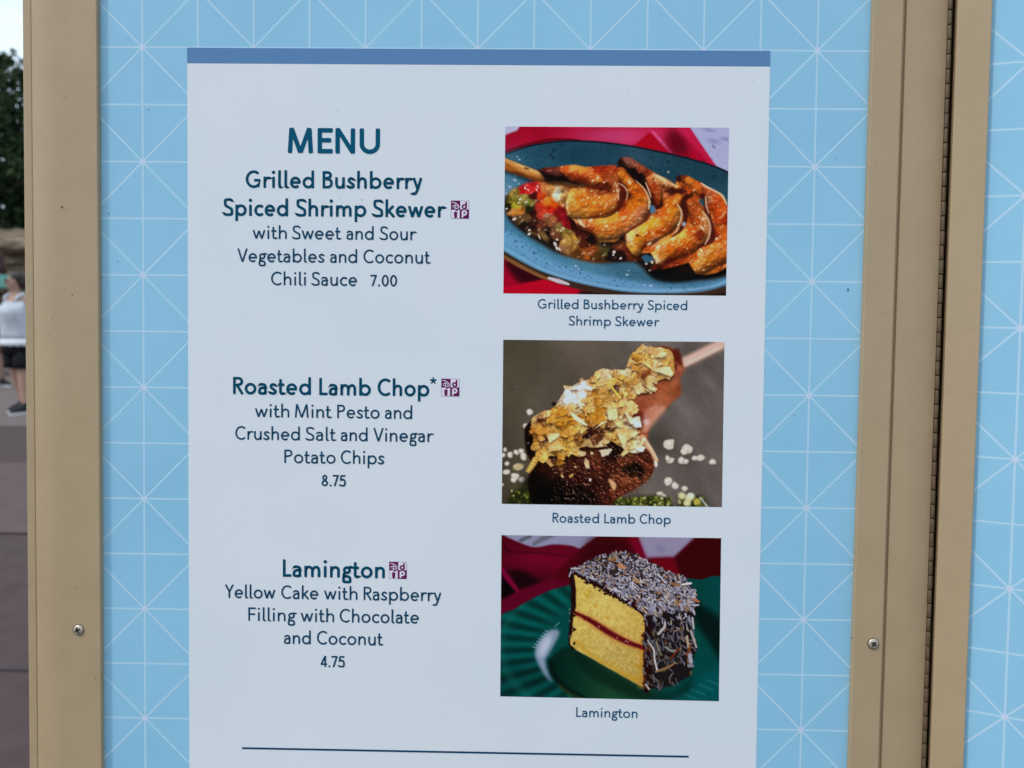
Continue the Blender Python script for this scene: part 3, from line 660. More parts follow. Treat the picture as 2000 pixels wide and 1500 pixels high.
    # gaps and creases
    for P, q, c, a in (([(836, 430), (852, 500), (852, 570), (822, 622), (740, 656), (640, 684)], [9, 13, 12, 9, 7, 4], (84, 22, 8), .85), ([(928, 402), (1000, 452), (1040, 522), (1064, 590)], [9, 13, 12, 9], (18, 8, 6), .9), ([(1050, 650), (1015, 700), (955, 738), (886, 782), (872, 820)], [9, 8, 7, 8, 8], (104, 36, 16), .85), ([(1296, 528), (1272, 580), (1286, 650), (1280, 712), (1246, 772), (1196, 806)], [14, 22, 22, 16, 12, 6], (54, 12, 8), .9), ([(1402, 524), (1424, 600), (1452, 690), (1470, 770), (1462, 836), (1404, 870), (1370, 890)], [14, 18, 14, 18, 20, 10, 6], (60, 13, 8), .88), ([(600, 466), (660, 476), (720, 470), (764, 486)], [8, 12, 11, 6], (92, 28, 11), .85), ([(1150, 500), (1200, 502), (1290, 502)], [8, 15, 10], (62, 18, 9), .85), ([(1020, 430), (1036, 500), (1070, 570), (1096, 620)], [4, 10, 10, 8], (58, 15, 8), .85), ([(330, 425), (420, 424), (470, 430), (560, 452)], [6, 9, 8, 5], (14, 6, 5), .85), ([(860, 330), (940, 385), (1010, 430)], [8, 14, 10], (16, 7, 6), .8), ([(560, 752), (640, 772), (684, 828)], [6, 10, 8], (90, 30, 14), .7), ([(1010, 895), (1060, 905), (1080, 880)], [5, 8, 4], (150, 62, 18), .6), ([(1300, 900), (1330, 960), (1320, 990)], [6, 9, 6], (140, 50, 16), .7), ([(1120, 1005), (1220, 985), (1300, 950)], [8, 14, 10], (106, 28, 12), .55), ([(1420, 640), (1398, 760), (1380, 830)], [3, 8, 6], (110, 34, 12), .5)):
        s.stroke(P, q, c, a, .9)
    s.poly([(1038, 588), (1078, 606), (1084, 640), (1052, 656)], (58, 112, 148), 4, False); s.dab(1277, 725, 15, 17, 0, (150, 158, 176), .95, .6); s.poly([(1376, 556), (1408, 552), (1420, 606), (1392, 590)], (30, 74, 88), 5, False); s.poly([(985, 945), (1020, 930), (1066, 952), (1076, 980), (1010, 990)], (46, 86, 110), 4, False)
    # wet rims
    for P, q, a in (([(1068, 388), (1120, 412), (1180, 446), (1224, 468)], [5, 9, 9, 5], .75), ([(1016, 440), (1036, 492), (1052, 540)], [3, 5, 3], .8), ([(1226, 584), (1256, 630), (1258, 680), (1240, 730)], [3, 6, 7, 4], .75), ([(1400, 636), (1440, 690), (1454, 750), (1446, 810), (1420, 862)], [4, 8, 9, 8, 4], .65), ([(1396, 446), (1440, 476), (1500, 506), (1540, 534), (1568, 590)], [4, 8, 7, 8, 5], .8), ([(1424, 540), (1430, 600), (1446, 650)], [4, 7, 4], .65), ([(806, 440), (826, 500), (830, 560)], [3, 6, 4], .65), ([(950, 430), (1010, 490), (1040, 560), (1036, 620)], [3, 5, 8, 5], .7), ([(828, 446), (868, 468), (892, 510), (884, 560)], [3, 6, 5, 3], .6), ([(1246, 716), (1226, 770), (1196, 800)], [5, 9, 5], .5), ([(888, 790), (902, 830), (926, 862)], [5, 12, 7], .6), ([(1080, 950), (1098, 970), (1090, 990)], [6, 12, 6], .7), ([(560, 700), (580, 724), (600, 744)], [4, 10, 5], .7), ([(480, 566), (482, 620), (498, 656)], [4, 6, 4], .6)):
        s.stroke(P, q, (240, 206, 166), a, 1.0)
    s.dab(960, 802, 13, 10, .2, (110, 36, 8), .95); s.dab(955, 798, 8, 5, 0, (70, 18, 6), .8)
    og = np.clip((s.img[..., 0] - 140) / 30, 0, 1) * np.clip((s.img[..., 0] - s.img[..., 2] - 70) / 30, 0, 1) * (s.X > 430) * (s.Y > 300) * (s.Y < 1090); og = s.blur(og, 3)
    s.over(og * np.clip((s.noise(70, 3) - .60) * 5, 0, 1) * .35, (112, 36, 8))
    s.over(og * np.clip((s.noise(15, 2, 2.2, -.7) - .70) * 9, 0, 1) * .5, (252, 216, 164))
    # glaze lights, sesame and pepper
    spots = [(490 + 370 * r.rand(), 470 + 190 * r.rand()) for _ in range(70)] + [(560 + 470 * r.rand(), 560 + 260 * r.rand()) for _ in range(90)] + [(640 + 220 * r.rand(), 380 + 120 * r.rand()) for _ in range(40)] + [(890 + 360 * r.rand(), 560 + 330 * r.rand()) for _ in range(90)] + [(1040 + 330 * r.rand(), 400 + 190 * r.rand()) for _ in range(60)] + [(1050 + 520 * r.rand(), 600 + 440 * r.rand()) for _ in range(190)]
    for x, y in spots[::2]:
        p = s.sample(np.array([x, y]))
        if p[0] > 130 and p[0] > p[2] + 40:
            q = 3 + 7 * r.rand() ** 2; s.dab(x, y, q, q * (.45 + .4 * r.rand()), -.5 + r.normal(0, .5), (254, 222, 176), .45 + .5 * r.rand(), .4)
    for x, y in spots[1::5]:
        x += 20; p = s.sample(np.array([x, y + 9]))
        if p[0] > 150: s.dab(x, y + 9, 2.5 + 3 * r.rand(), 2.5, 0, (104, 44, 12), .7, .3)
    for x, y, q, e in ((690, 410, 14, 7), (655, 430, 12, 8), (585, 560, 12, 6), (750, 740, 15, 9), (640, 700, 22, 12), (570, 710, 10, 26), (1060, 985, 12, 14), (905, 440, 10, 20), (1100, 880, 22, 12), (1205, 825, 24, 10), (1410, 690, 18, 12), (1400, 750, 9, 24), (1500, 825, 16, 10), (1395, 905, 10, 20), (1380, 930, 14, 8), (1040, 860, 22, 10), (1170, 370, 10, 6)):
        s.dab(x, y, q, e, -.6, (250, 226, 190), .8, .3)
    s.img = s.img * (1 + .10 * (s.noise(5, 2)[..., None] - .5)); return s

def flake(s, x, y, size, ang, c0, c1, asp=.65, shadow=.6, curl=0.0):
    r = s.r; n = r.randint(6, 10); a = np.sort(r.rand(n) * 2 * math.pi); rr = size * (.6 + .55 * r.rand(n))
    px = np.cos(a) * rr; py = np.sin(a) * rr * asp; ca, sa = math.cos(ang), math.sin(ang)
    P = np.stack([x + px * ca - py * sa, y + px * sa + py * ca], 1)
    if shadow: s.poly(P + np.array([-.06, .26]) * size, (40, 16, 4), size * .12, False, shadow)
    m = s.mask(P, r.rand() < .45, 2.2); g = ((s.X - x) * math.cos(ang + .9) + (s.Y - y) * math.sin(ang + .9)) / size
    k = np.clip(.5 + .5 * g + 1.1 * (s.nz1 - .5) + .6 * (s.nz2 - .5), 0, 1)[..., None]
    s.over(m, np.asarray(c0, float) * (1 - k) + np.asarray(c1, float) * k)
def print_lamb():
    s = Paint(20, 15, 1760, 1325, .36, 11); r = s.r
    s.nz1 = s.noise(46, 3); s.nz2 = s.noise(14, 3); nz = (s.noise(40, 4), s.noise(13, 3)); big = s.noise(300, 4)
    xx = np.clip(s.X / 1750, 0, 1); yy = np.clip(s.Y / 1300, 0, 1)
    s.img[:] = s.ramp(xx, [(0, (74, 67, 54)), (.4, (84, 76, 66)), (.7, (94, 88, 84)), (1, (96, 90, 88))]) * (1.02 - .10 * yy)[..., None]
    s.img += ((big - .5) * 34)[..., None] + ((s.noise(70, 3, 3, .9) - .5) * 20 * (xx > .5))[..., None]
    s.over(np.exp(-((s.X - 1230) / 130) ** 2 - ((s.Y - 800) / 110) ** 2) * .5, (50, 46, 38))
    # bone and the lean behind, out of focus
    s.stroke([(1385, 232), (1500, 180), (1620, 118), (1780, 40)], [44, 44, 42, 44], (120, 100, 90), .8, 1.0)
    s.stroke([(1385, 222), (1500, 170), (1620, 110), (1780, 34)], [34, 36, 36, 38], (208, 172, 160), 1, .9)
    s.stroke([(1400, 240), (1520, 180), (1700, 95)], [12, 12, 10], (226, 196, 188), .6, 1.4)
    meat = [(1180, 110), (1290, 88), (1370, 130), (1400, 190), (1425, 260), (1392, 330), (1398, 440), (1330, 510), (1240, 600), (1165, 690), (1125, 800), (1000, 760), (930, 600), (960, 300)]
    s.poly(meat, (128, 64, 34), 9); mm = s.mask(meat, True, 8)
    s.over(mm * np.clip(nz[0] * 2.2 - .8, 0, 1) * .75, (172, 100, 62)); s.over(mm * np.clip(1.2 - nz[0] * 2.6, 0, 1) * .8, (84, 28, 14))
    bk = "1000,500,150,85,55 1060,480,140,75,45 1120,540,135,65,40 1080,600,120,50,28 1060,650,90,28,16 1100,680,110,55,35 1180,500,150,80,50 1240,470,160,92,58 1200,420,140,70,40 1260,400,150,78,45 1320,430,150,80,48 1370,420,130,65,35 1330,370,155,90,58 1370,300,135,70,50 1300,360,140,70,40 1360,170,90,28,16 1340,240,110,45,22 1390,230,150,90,65 1160,600,170,110,90 1200,570,180,120,95 1140,660,198,154,150 1120,740,150,80,50 1110,780,170,105,70 1200,640,150,95,60 1250,90,96,36,20"
    s.over(mm, s.field(bk, 26, 2.4, 40, (nz[0], nz[1])) * (1 + .30 * (nz[0] - .5) + .14 * (nz[1] - .5))[..., None])
    s.stroke([(1370, 120), (1392, 210), (1340, 250)], [22, 20, 14], (74, 20, 10), .8, 1.2); s.dab(1390, 250, 40, 20, 1.2, (176, 96, 60), .8, .2)
    s.stroke([(1260, 560), (1190, 640), (1130, 720)], [22, 28, 18], (196, 140, 118), .75, 1.5); s.dab(1140, 660, 24, 30, .3, (214, 178, 182), .8, .1); s.dab(1080, 620, 40, 60, .5, (92, 30, 18), .7, .1)
    s.stroke([(1110, 780), (1160, 860), (1215, 950)], [22, 24, 16], (206, 160, 122), 1, .7); s.stroke([(1125, 790), (1180, 870), (1222, 945)], [6, 7, 5], (232, 200, 172), .8, 1)
    s.dab(1210, 978, 16, 26, -.2, (226, 216, 210), 1, .6)
    # crumbs of salt on the slate
    for x, y, a, b in ((1315, 830, 46, 56), (1450, 870, 52, 44), (1425, 885, 36, 28), (1320, 950, 42, 30), (1300, 935, 24, 24), (1410, 955, 36, 34), (1440, 960, 26, 22), (1550, 930, 34, 28), (1505, 935, 26, 24), (1645, 965, 32, 26), (1305, 1112, 32, 34), (1358, 1142, 30, 30), (1430, 1165, 26, 22), (1240, 1208, 34, 26), (1275, 1222, 20, 18), (250, 585, 30, 26), (225, 690, 26, 28), (65, 870, 18, 18), (50, 910, 18, 20), (100, 908, 28, 28), (150, 890, 28, 26), (185, 880, 24, 26), (205, 920, 26, 40), (80, 975, 22, 20), (75, 1040, 36, 22), (140, 1070, 36, 34), (130, 1100, 30, 22), (190, 1100, 30, 24), (45, 1135, 10, 14), (165, 1000, 40, 26)):
        s.dab(x, y + 4, a * 1.05, b * 1.05, .3, (58, 56, 44), .6, .3); s.poly([(x + a * .92 * math.cos(q) * (.7 + .45 * r.rand()), y + b * .92 * math.sin(q) * (.7 + .45 * r.rand())) for q in np.linspace(0, 5.5, 7)], (206, 200, 190) if y > 560 else (140, 130, 116), 4, True, .95); s.dab(x - a * .15, y - b * .2, a * .4, b * .36, r.rand() * 3, (232, 229, 224), .75, .1)
    s.dab(165, 1000, 50, 30, -.3, (176, 160, 106), .8, .3)
    # pesto
    for X0, X1, Y0, Y1, n in ((110, 530, 1120, 1300, 90), (880, 1330, 1210, 1310, 170), (1390, 1600, 1210, 1310, 60)):
        s.poly([(X0, Y1 + 40), (X0, (Y0 + Y1) / 2), (X0 + .25 * (X1 - X0), Y0 + 25), ((X0 + X1) / 2, Y0 + 15), (X0 + .8 * (X1 - X0), Y0 + 10), (X1, Y0 + 70), (X1, Y1 + 40)], (28, 34, 10), 12, True, .95)
        for _ in range(n):
            x = X0 + (X1 - X0) * r.rand(); y = Y0 + 25 + (Y1 - Y0) * r.rand(); q = 6 + 14 * r.rand()
            c = [(66, 78, 22), (104, 112, 40), (146, 150, 70), (40, 50, 14), (186, 190, 140)][r.choice(5, p=[.34, .26, .16, .16, .08])]; s.dab(x, y, q, q * .8, r.rand() * 3, c, .8, .3)
    for x, y in ((1410, 1220), (1480, 1225), (1450, 1275), (1525, 1265), (1460, 1240)): s.dab(x, y, 34, 30, .4, (206, 204, 160) if x != 1525 else (178, 166, 70), .95, .4)
    s.dab(1475, 1218, 26, 22, 0, (236, 236, 222), .9, .3); s.stroke([(1550, 1235), (1610, 1310)], [7, 7], (190, 194, 206), .8, 1)
    # the seared eye of the chop
    body = [(215, 720), (260, 660), (420, 560), (700, 560), (1000, 720), (1100, 830), (1160, 890), (1195, 985), (1170, 1070), (1090, 1140), (980, 1200), (900, 1250), (800, 1320), (330, 1320), (250, 1200), (245, 1080), (270, 980), (228, 880)]
    s.poly(body, (34, 10, 6), 5); bmk = s.mask(body, True, 6)
    lit = np.clip((s.X - 300) / 800, 0, 1) * np.clip(1.5 - np.abs(s.Y - 1030) / 260, 0, 1)
    s.over(bmk * np.clip(lit * 1.1, 0, 1) * np.clip(.25 + 1.3 * nz[0], 0, 1), (102, 42, 22)); s.over(bmk * np.clip(lit, 0, 1) * np.clip(nz[1] * 3.4 - 1.9, 0, 1), (176, 96, 60))
    s.over(bmk * np.clip(1.15 - nz[0] * 2.6, 0, 1), (16, 5, 4))
    s.poly([(180, 1090), (420, 1130), (640, 1180), (760, 1250), (820, 1330), (280, 1330), (290, 1200)], (5, 4, 3), 22)
    lm = s.mask([(830, 1080), (900, 1030), (1010, 1060), (1110, 1020), (1165, 1000), (1150, 1080), (1060, 1150), (950, 1190), (850, 1180)], True, 22)
    gy_, gx_ = np.gradient(nz[0] * 40 + nz[1] * 14, 1 / s.sc); rl = np.clip(.5 - .9 * gy_ + .5 * gx_, 0, 1.3)
    s.over(lm * .85, s.ramp(rl, [(0, (30, 9, 6)), (.45, (88, 36, 19)), (.8, (140, 72, 42)), (1.3, (214, 166, 138))]))
    s.over(bmk * (1 - lm) * np.clip(lit, 0, 1) * np.clip((rl - .72) * 2, 0, .6), (150, 84, 58))
    s.poly([(930, 990), (990, 955), (1070, 965), (1120, 1010), (1100, 1060), (1060, 1075), (1010, 1020)], (16, 7, 6), 9, True, .9, 9); s.stroke([(1090, 910), (1160, 970), (1165, 1030), (1110, 1090)], [10, 12, 12, 9], (124, 56, 30), .6, 1.4)
    s.over(s.mask([(860, 1040), (960, 1060), (1090, 1080), (1140, 1050), (1090, 1150), (960, 1200), (860, 1150)], True, 16) * np.clip(nz[1] * 3 - 1.1, 0, 1) * .75, (60, 22, 12))
    s.tube([(1000, 915), (1050, 900), (1100, 925)], [16, 20, 16], [(0, (40, 12, 8)), (.5, (112, 50, 30)), (1.1, (210, 150, 130))], (.2, -.6, .7), .6, nz=nz, shadow=0, wob=.07)
    ft = "240,740,20,6,5 270,850,15,5,4 300,960,30,8,6 380,1000,45,15,8 500,930,15,6,5 480,980,112,66,36 430,1050,40,14,9 560,1000,70,30,18 620,960,60,22,12 760,960,98,46,28 780,1010,82,32,18 860,950,40,14,8 900,900,20,8,5 900,1010,72,28,16 960,960,112,56,30 1010,930,106,50,28 1080,930,92,40,22 1130,960,84,32,20 1000,1020,20,8,6 1060,1010,10,5,4 1090,1056,25,10,7 1160,1020,112,50,28 1140,1080,112,52,28 920,1070,112,52,30 980,1100,138,70,40 1060,1110,118,58,32 1000,1170,104,46,25 900,1200,88,35,20 800,1170,50,18,10 720,1150,40,13,9 820,1240,72,26,15 760,1270,30,10,7 640,1080,50,16,10 560,1100,40,12,9 600,1180,12,6,5 450,1130,15,7,5 300,1100,10,7,4 700,1230,10,5,4 500,1220,6,5,3 380,1200,6,6,3 840,1060,56,22,13 700,1040,66,26,15"
    n4 = s.noise(22, 4); gy_, gx_ = np.gradient(s.blur(n4, 2) * 40 + nz[1] * 13, 1 / s.sc); rl = np.clip(1 + .46 * (-.5 * gx_ + .8 * gy_), .45, 1.8)
    s.over(bmk * .96, s.field(ft, 16, 2.6, 34, (nz[0], nz[1])) * (rl * (.50 + .62 * n4) * (1 + .5 * (nz[1] - .5)))[..., None])
    s.over(bmk * np.clip((rl - 1.30) * 2.4, 0, .5) * (s.X > 440), (206, 158, 134))
    s.poly([(850, 1090), (890, 1110), (910, 1150), (890, 1180), (862, 1130)], (206, 160, 116), 5)
    for _ in range(260):
        x = 420 + 740 * r.rand(); y = 880 + 380 * r.rand(); p = s.sample(np.array([x, y]))
        if p[0] < 190: q = 2.5 + 4 * r.rand(); s.dab(x, y, q, q * .7, r.rand() * 3, (206, 150, 122) if r.rand() < .5 else (150, 76, 46), .45 + .4 * r.rand(), .3)
    # crushed chips, deep layer to top layer
    crust = [(268, 640), (330, 590), (440, 545), (500, 445), (560, 400), (640, 350), (720, 325), (800, 255), (880, 262), (980, 255), (1010, 170), (1090, 100), (1200, 92), (1320, 110), (1350, 210), (1340, 310), (1210, 350), (1190, 430), (1060, 450), (1020, 560), (1010, 600), (1050, 660), (1080, 780), (1120, 860), (1000, 880), (880, 810), (760, 850), (640, 850), (600, 900), (380, 920), (300, 860), (270, 760)]
    Pc = catm(crust, 4, True)
    def inside(x, y):
        ins = False
        for (xa, ya), (xb, yb) in zip(Pc, np.roll(Pc, -1, 0)):
            if (ya > y) != (yb > y) and x < (xb - xa) * (y - ya) / (yb - ya) + xa: ins = not ins
        return ins
    pal = [((128, 76, 18), (206, 152, 58)), ((178, 122, 38), (232, 192, 110)), ((198, 152, 76), (244, 216, 154)), ((220, 186, 122), (248, 232, 192)), ((230, 208, 166), (250, 242, 224))]
    wn = (s.noise(30, 3), s.noise(30, 3))
    cr = "300,620,215,175,110 340,600,225,185,130 330,700,205,150,60 360,760,200,150,70 300,760,150,100,40 420,600,200,150,60 470,600,190,135,40 560,560,225,190,120 620,570,230,200,140 500,650,195,140,40 560,680,190,130,30 440,720,190,140,55 430,780,226,192,112 400,860,220,180,95 480,840,195,145,45 560,830,200,155,60 600,880,225,190,115 580,740,215,170,80 640,700,225,190,120 520,500,215,200,180 560,440,225,222,215 600,480,222,218,210 650,420,220,205,190 680,380,215,190,165 720,350,215,175,110 780,350,225,195,130 740,420,190,130,35 800,430,205,155,70 840,300,230,205,165 900,290,220,180,110 960,280,230,215,175 1000,290,225,205,160 940,340,205,160,70 880,370,210,170,80 980,380,215,175,95 960,430,215,180,90 720,520,215,175,100 780,520,195,145,55 700,580,220,180,100 800,580,185,130,30 760,620,190,135,35 880,560,222,198,130 860,610,215,190,120 920,500,210,165,90 980,520,220,180,120 990,460,215,170,100 1010,560,210,165,105 820,660,215,180,100 900,650,225,195,130 960,620,230,215,180 1020,640,235,225,205 1040,690,230,220,195 860,760,215,180,100 900,780,190,140,45 960,730,225,195,130 940,820,215,175,85 980,860,230,205,150 1020,790,215,185,115 1050,760,230,215,170 1080,810,230,215,175 1100,870,232,222,195 820,850,228,212,180 830,910,210,180,110 700,820,205,170,110 680,880,225,195,130 650,920,215,170,80 1100,120,225,185,125 1180,110,220,180,120 1060,170,200,145,50 1130,180,215,170,75 1240,150,225,205,150 1310,130,215,170,90 1030,220,220,180,120 1080,250,205,150,70 1150,220,225,190,120 1220,250,228,205,160 1280,270,230,205,155 1240,320,220,180,100 1320,230,200,150,70 1060,310,215,165,80 1080,370,220,185,120 1170,370,230,210,165 1080,420,225,195,145 1010,350,210,170,90 910,395,60,20,10 690,755,40,12,8 860,702,55,18,8 332,640,66,28,12 378,788,60,25,10 1112,305,120,60,30 640,640,180,120,30 740,800,90,44,20 1150,300,150,80,40 780,740,70,30,12 620,800,150,100,40"
    cm = s.mask(crust, True, 3, 0); edge = s.blur(cm, 9) + .42 * (s.nz2 - .5) + .55 * (s.nz1 - .5); cm = np.clip((edge - .44) * 7, 0, 1)
    f1, e1 = s.facets(62, 26, wn); f2_, e2 = s.facets(30, 14, wn)
    far = np.clip((420 - s.Y) / 260, 0, 1)
    fld = s.field(cr, 13, 2.7, 30, wn); cc = .93 * fld * (1.0 + (.24 * f1 + .16 * f2_) * (1 - .4 * far) + .16 * (s.noise(8, 2) - .5))[..., None]
    gap = np.clip(1 - e1 * 7, 0, 1) * np.clip((s.nz1 - .5) * 8, 0, 1) * .5
    cc = cc * (1 - gap * (1 - .6 * far))[..., None] * np.array([1, .985, .95])
    lip = np.clip(e1 * 10, 0, 1) * np.clip(2.2 - e1 * 10, 0, 1) * (f1 > .1); cc = cc + (np.array([246, 228, 190]) - cc) * (.4 * np.clip(lip, 0, 1))[..., None]
    shw = np.roll(cm, (int(14 * s.sc) + 1, 0), (0, 1)); s.img *= (1 - .6 * s.blur(np.clip(shw - cm, 0, 1), 6))[..., None]
    s.over(cm, cc)
    Pc = catm(crust, 4, True)
    def inside(x, y):
        ins = False
        for (xa, ya), (xb, yb) in zip(Pc, np.roll(Pc, -1, 0)):
            if (ya > y) != (yb > y) and x < (xb - xa) * (y - ya) / (yb - ya) + xa: ins = not ins
        return ins
    for n, lo_, hi_, sh in ((80, 40, 88, .6), (110, 22, 52, .55), (110, 9, 22, .4)):
        k = 0
        while k < n:
            x = 230 + 1140 * r.rand(); y = 80 + 860 * r.rand()
            if not inside(x + r.normal(0, 15), y + r.normal(0, 15)): continue
            k += 1; c = fld[min(s.h - 1, max(0, int((y - s.y0) * s.sc))), min(s.w - 1, max(0, int((x - s.x0) * s.sc)))]
            if c[0] < 130: continue
            g = .94 + .16 * r.rand(); flake(s, x, y, lo_ + (hi_ - lo_) * r.rand() ** 1.6, -.45 + r.normal(0, .7), c * g * np.array([.80, .70, .52]), np.minimum(c * g * np.array([1.13, 1.12, 1.14]) + 9, 250), .4 + .45 * r.rand(), sh)
    for x, y, sz, an, q, asp in ((1250, 270, 84, -.1, 3, .72), (1260, 140, 56, -.3, 3, .45), (1170, 385, 52, .8, 3, .7), (1080, 425, 34, 0, 3, .8), (860, 585, 66, .3, 3, .8), (460, 850, 96, -.1, 2, .6), (430, 775, 66, -.6, 3, .5), (300, 840, 54, -.4, 1, .7), (960, 790, 76, 1.2, 3, .5), (1050, 790, 52, .4, 3, .7), (1090, 862, 46, .2, 4, .6), (825, 880, 58, .2, 4, .85), (690, 975, 58, 1.1, 3, .5), (650, 900, 40, .6, 3, .6), (400, 970, 40, 1.0, 2, .6), (485, 965, 34, .1, 0, .7), (1015, 640, 56, .9, 4, .45), (600, 1000, 20, .4, 2, .6), (495, 1065, 24, .8, 2, .6), (565, 1068, 26, -.7, 2, .5), (720, 895, 22, .2, 3, .6)):
        P0_ = s.img.copy(); flake(s, x, y, sz, an, pal[q][0], pal[q][1], asp, .6); s.img = P0_ + (s.img - P0_) * .82
    s.over(cm * np.clip((s.noise(12, 2) - .66) * 8, 0, 1) * .35, (250, 236, 204))
    s.poly([(555, 580), (580, 590), (650, 640), (700, 690), (660, 680), (590, 640)], (244, 226, 190), 2.5, False); s.poly([(735, 720), (800, 660), (850, 650), (780, 690)], (244, 222, 170), 2.5, False)
    s.poly([(220, 1035), (280, 925), (335, 915), (300, 985), (250, 1050)], (188, 152, 70), 3, False); s.poly([(232, 1030), (285, 935), (305, 930), (262, 1020)], (222, 192, 112), 3, False, .8)
    for k in range(5): s.stroke([(240 + 16 * k, 1005 - 22 * k), (278 + 12 * k, 1020 - 24 * k)], 3, (150, 108, 34), .6, 1)
    s.stroke([(880, 400), (920, 450), (940, 480)], [7, 9, 6], (236, 196, 84), .95, .6)
    for x, y, a, b in ((540, 440, 30, 34), (560, 480, 44, 40), (530, 500, 30, 24), (600, 500, 26, 24), (650, 450, 38, 36), (660, 380, 28, 36), (630, 400, 26, 22), (700, 400, 36, 18), (590, 470, 22, 20)):
        s.dab(x, y + 6, a, b, .3, (150, 120, 90), .5, .3); s.dab(x, y, a, b, r.normal(0, .4), (226, 222, 222), .95, .65); s.dab(x - 5, y - 6, a * .5, b * .5, 0, (244, 244, 246), .8, .2)
    s.dab(435, 522, 20, 18, 0, (16, 8, 5), .95, .3); s.dab(240, 820, 8, 8, 0, (120, 118, 130), .7); s.dab(712, 1100, 12, 14, .4, (232, 220, 220), .9, .4)
    s.img = s.img * (1 + .08 * (s.noise(7, 2)[..., None] - .5)); return s

def print_cake():
    s = Paint(15, 40, 1710, 1330, .37, 23); r = s.r
    n1_ = s.noise(26, 4); n2_ = s.noise(9, 3); big = s.noise(260, 3)
    s.img[:] = (72, 0, 20); s.img += ((big - .5) * 46)[..., None] * np.array([1, .1, .35])
    s.over(np.exp(-((s.X - 330) / 240) ** 2 - ((s.Y - 240) / 70) ** 2) * .7, (110, 2, 40))
    s.poly([(20, 30), (780, 30), (755, 72), (655, 160), (560, 138), (430, 128), (310, 148), (240, 140), (120, 92), (60, 62)], (130, 134, 164), 5)
    s.stroke([(180, 100), (250, 66)], 14, (70, 76, 90), .8, 1.2); s.stroke([(280, 126), (340, 90), (430, 55)], [12, 18, 14], (78, 82, 94), .7, 1.2)
    s.poly([(1050, 40), (1510, 40), (1480, 84), (1330, 225), (1120, 232), (1085, 150)], (134, 130, 160), 9, False); s.dab(1230, 160, 60, 40, .4, (112, 110, 142), .6, .1)
    s.stroke([(70, 170), (110, 184), (300, 190), (500, 212), (620, 225)], [5, 5, 4, 5, 3], (34, 0, 12), .55, 1.6); s.stroke([(45, 90), (70, 160), (110, 184)], 5, (40, 0, 14), .6, 1.6)
    s.poly([(640, 150), (760, 66), (1050, 66), (1120, 240), (1060, 280), (700, 300), (520, 440), (400, 430), (440, 340)], (70, 0, 14), 6, False)
    s.poly([(980, 70), (1060, 70), (1130, 240), (1080, 240)], (118, 0, 36), 14, False, .8); s.poly([(700, 90), (900, 70), (1000, 200), (800, 230), (600, 330)], (46, 0, 8), 26, True, .8)
    s.poly([(1340, 230), (1500, 80), (1720, 60), (1720, 460), (1600, 420), (1380, 380)], (50, 0, 6), 10, False); s.poly([(1130, 235), (1330, 225), (1380, 380), (1250, 320)], (104, 0, 16), 14, False, .8)
    s.poly([(30, 290), (70, 330), (160, 470), (110, 510), (30, 545)], (10, 0, 5), 8, False); s.poly([(75, 310), (220, 330), (350, 420), (250, 450), (165, 470)], (22, 0, 8), 16, False)
    s.stroke([(30, 300), (80, 380), (160, 480)], [16, 20, 12], (120, 0, 52), .9, .8); s.poly([(30, 560), (170, 475), (420, 380), (560, 430), (350, 500), (150, 610), (30, 710)], (84, 0, 30), 8, False)
    # fluted green plate
    plate = [(10, 730), (150, 605), (350, 495), (520, 440), (760, 400), (1100, 370), (1380, 378), (1520, 392), (1720, 445), (1740, 1340), (10, 1340)]
    pm = s.mask(plate, True, 3)
    cx, cy = 930, 900; dx = s.X - cx; dy = (s.Y - cy) * 1.55; rad = np.sqrt(dx * dx + dy * dy); an = np.arctan2(dy, dx)
    base = s.ramp(np.clip((s.X - 20) / 1680, 0, 1), [(0, (0, 60, 58)), (.3, (2, 66, 62)), (.6, (2, 50, 50)), (.85, (0, 58, 52)), (1, (0, 64, 66))])
    rib = np.sin(an * 36) * np.clip((rad - 560) / 120, 0, 1) * np.clip((900 - s.X) / 300, 0, 1)
    base = base * (1 + .30 * rib)[..., None] * (1.0 - .22 * np.exp(-((s.Y - 1130) / 120) ** 2) * (s.X < 500))[..., None]
    s.over(pm, base)
    s.over(pm * np.exp(-((rad - 900) / 40) ** 2) * (s.X < 600) * .35, (24, 100, 92))
    well = s.mask([(400, 1010), (470, 930), (560, 890), (1000, 820), (1480, 880), (1620, 1000), (1600, 1180), (1300, 1290), (950, 1330), (620, 1290), (450, 1160)], True, 10)
    s.over(well, s.ramp(np.clip((s.X - 400) / 1000, 0, 1), [(0, (2, 28, 22)), (.2, (6, 44, 34)), (.45, (24, 66, 42)), (.65, (18, 62, 44)), (1, (2, 58, 58))]))
    s.stroke([(400, 1000), (430, 1110), (540, 1220), (680, 1290)], [14, 18, 18, 12], (4, 16, 12), .8, 1.6); s.stroke([(470, 1190), (560, 1260), (640, 1290)], [10, 14, 12], (48, 60, 24), .6, 1.6)
    s.poly([(1470, 560), (1560, 600), (1700, 720), (1700, 1010), (1600, 880), (1500, 730)], (2, 18, 16), 20, True, .9); s.poly([(1480, 760), (1600, 900), (1620, 1080), (1480, 1160), (1440, 1000)], (0, 64, 60), 24, True, .8)
    s.poly([(1180, 1270), (1350, 1190), (1500, 1130), (1680, 1060), (1700, 1340), (1100, 1340)], (0, 78, 82), 26, True, .75)
    for k in range(4): s.stroke([(1400 + 60 * k, 1250 - 34 * k), (1500 + 60 * k, 1290 - 34 * k)], [6, 8], (30, 112, 120), .5, 1.5)
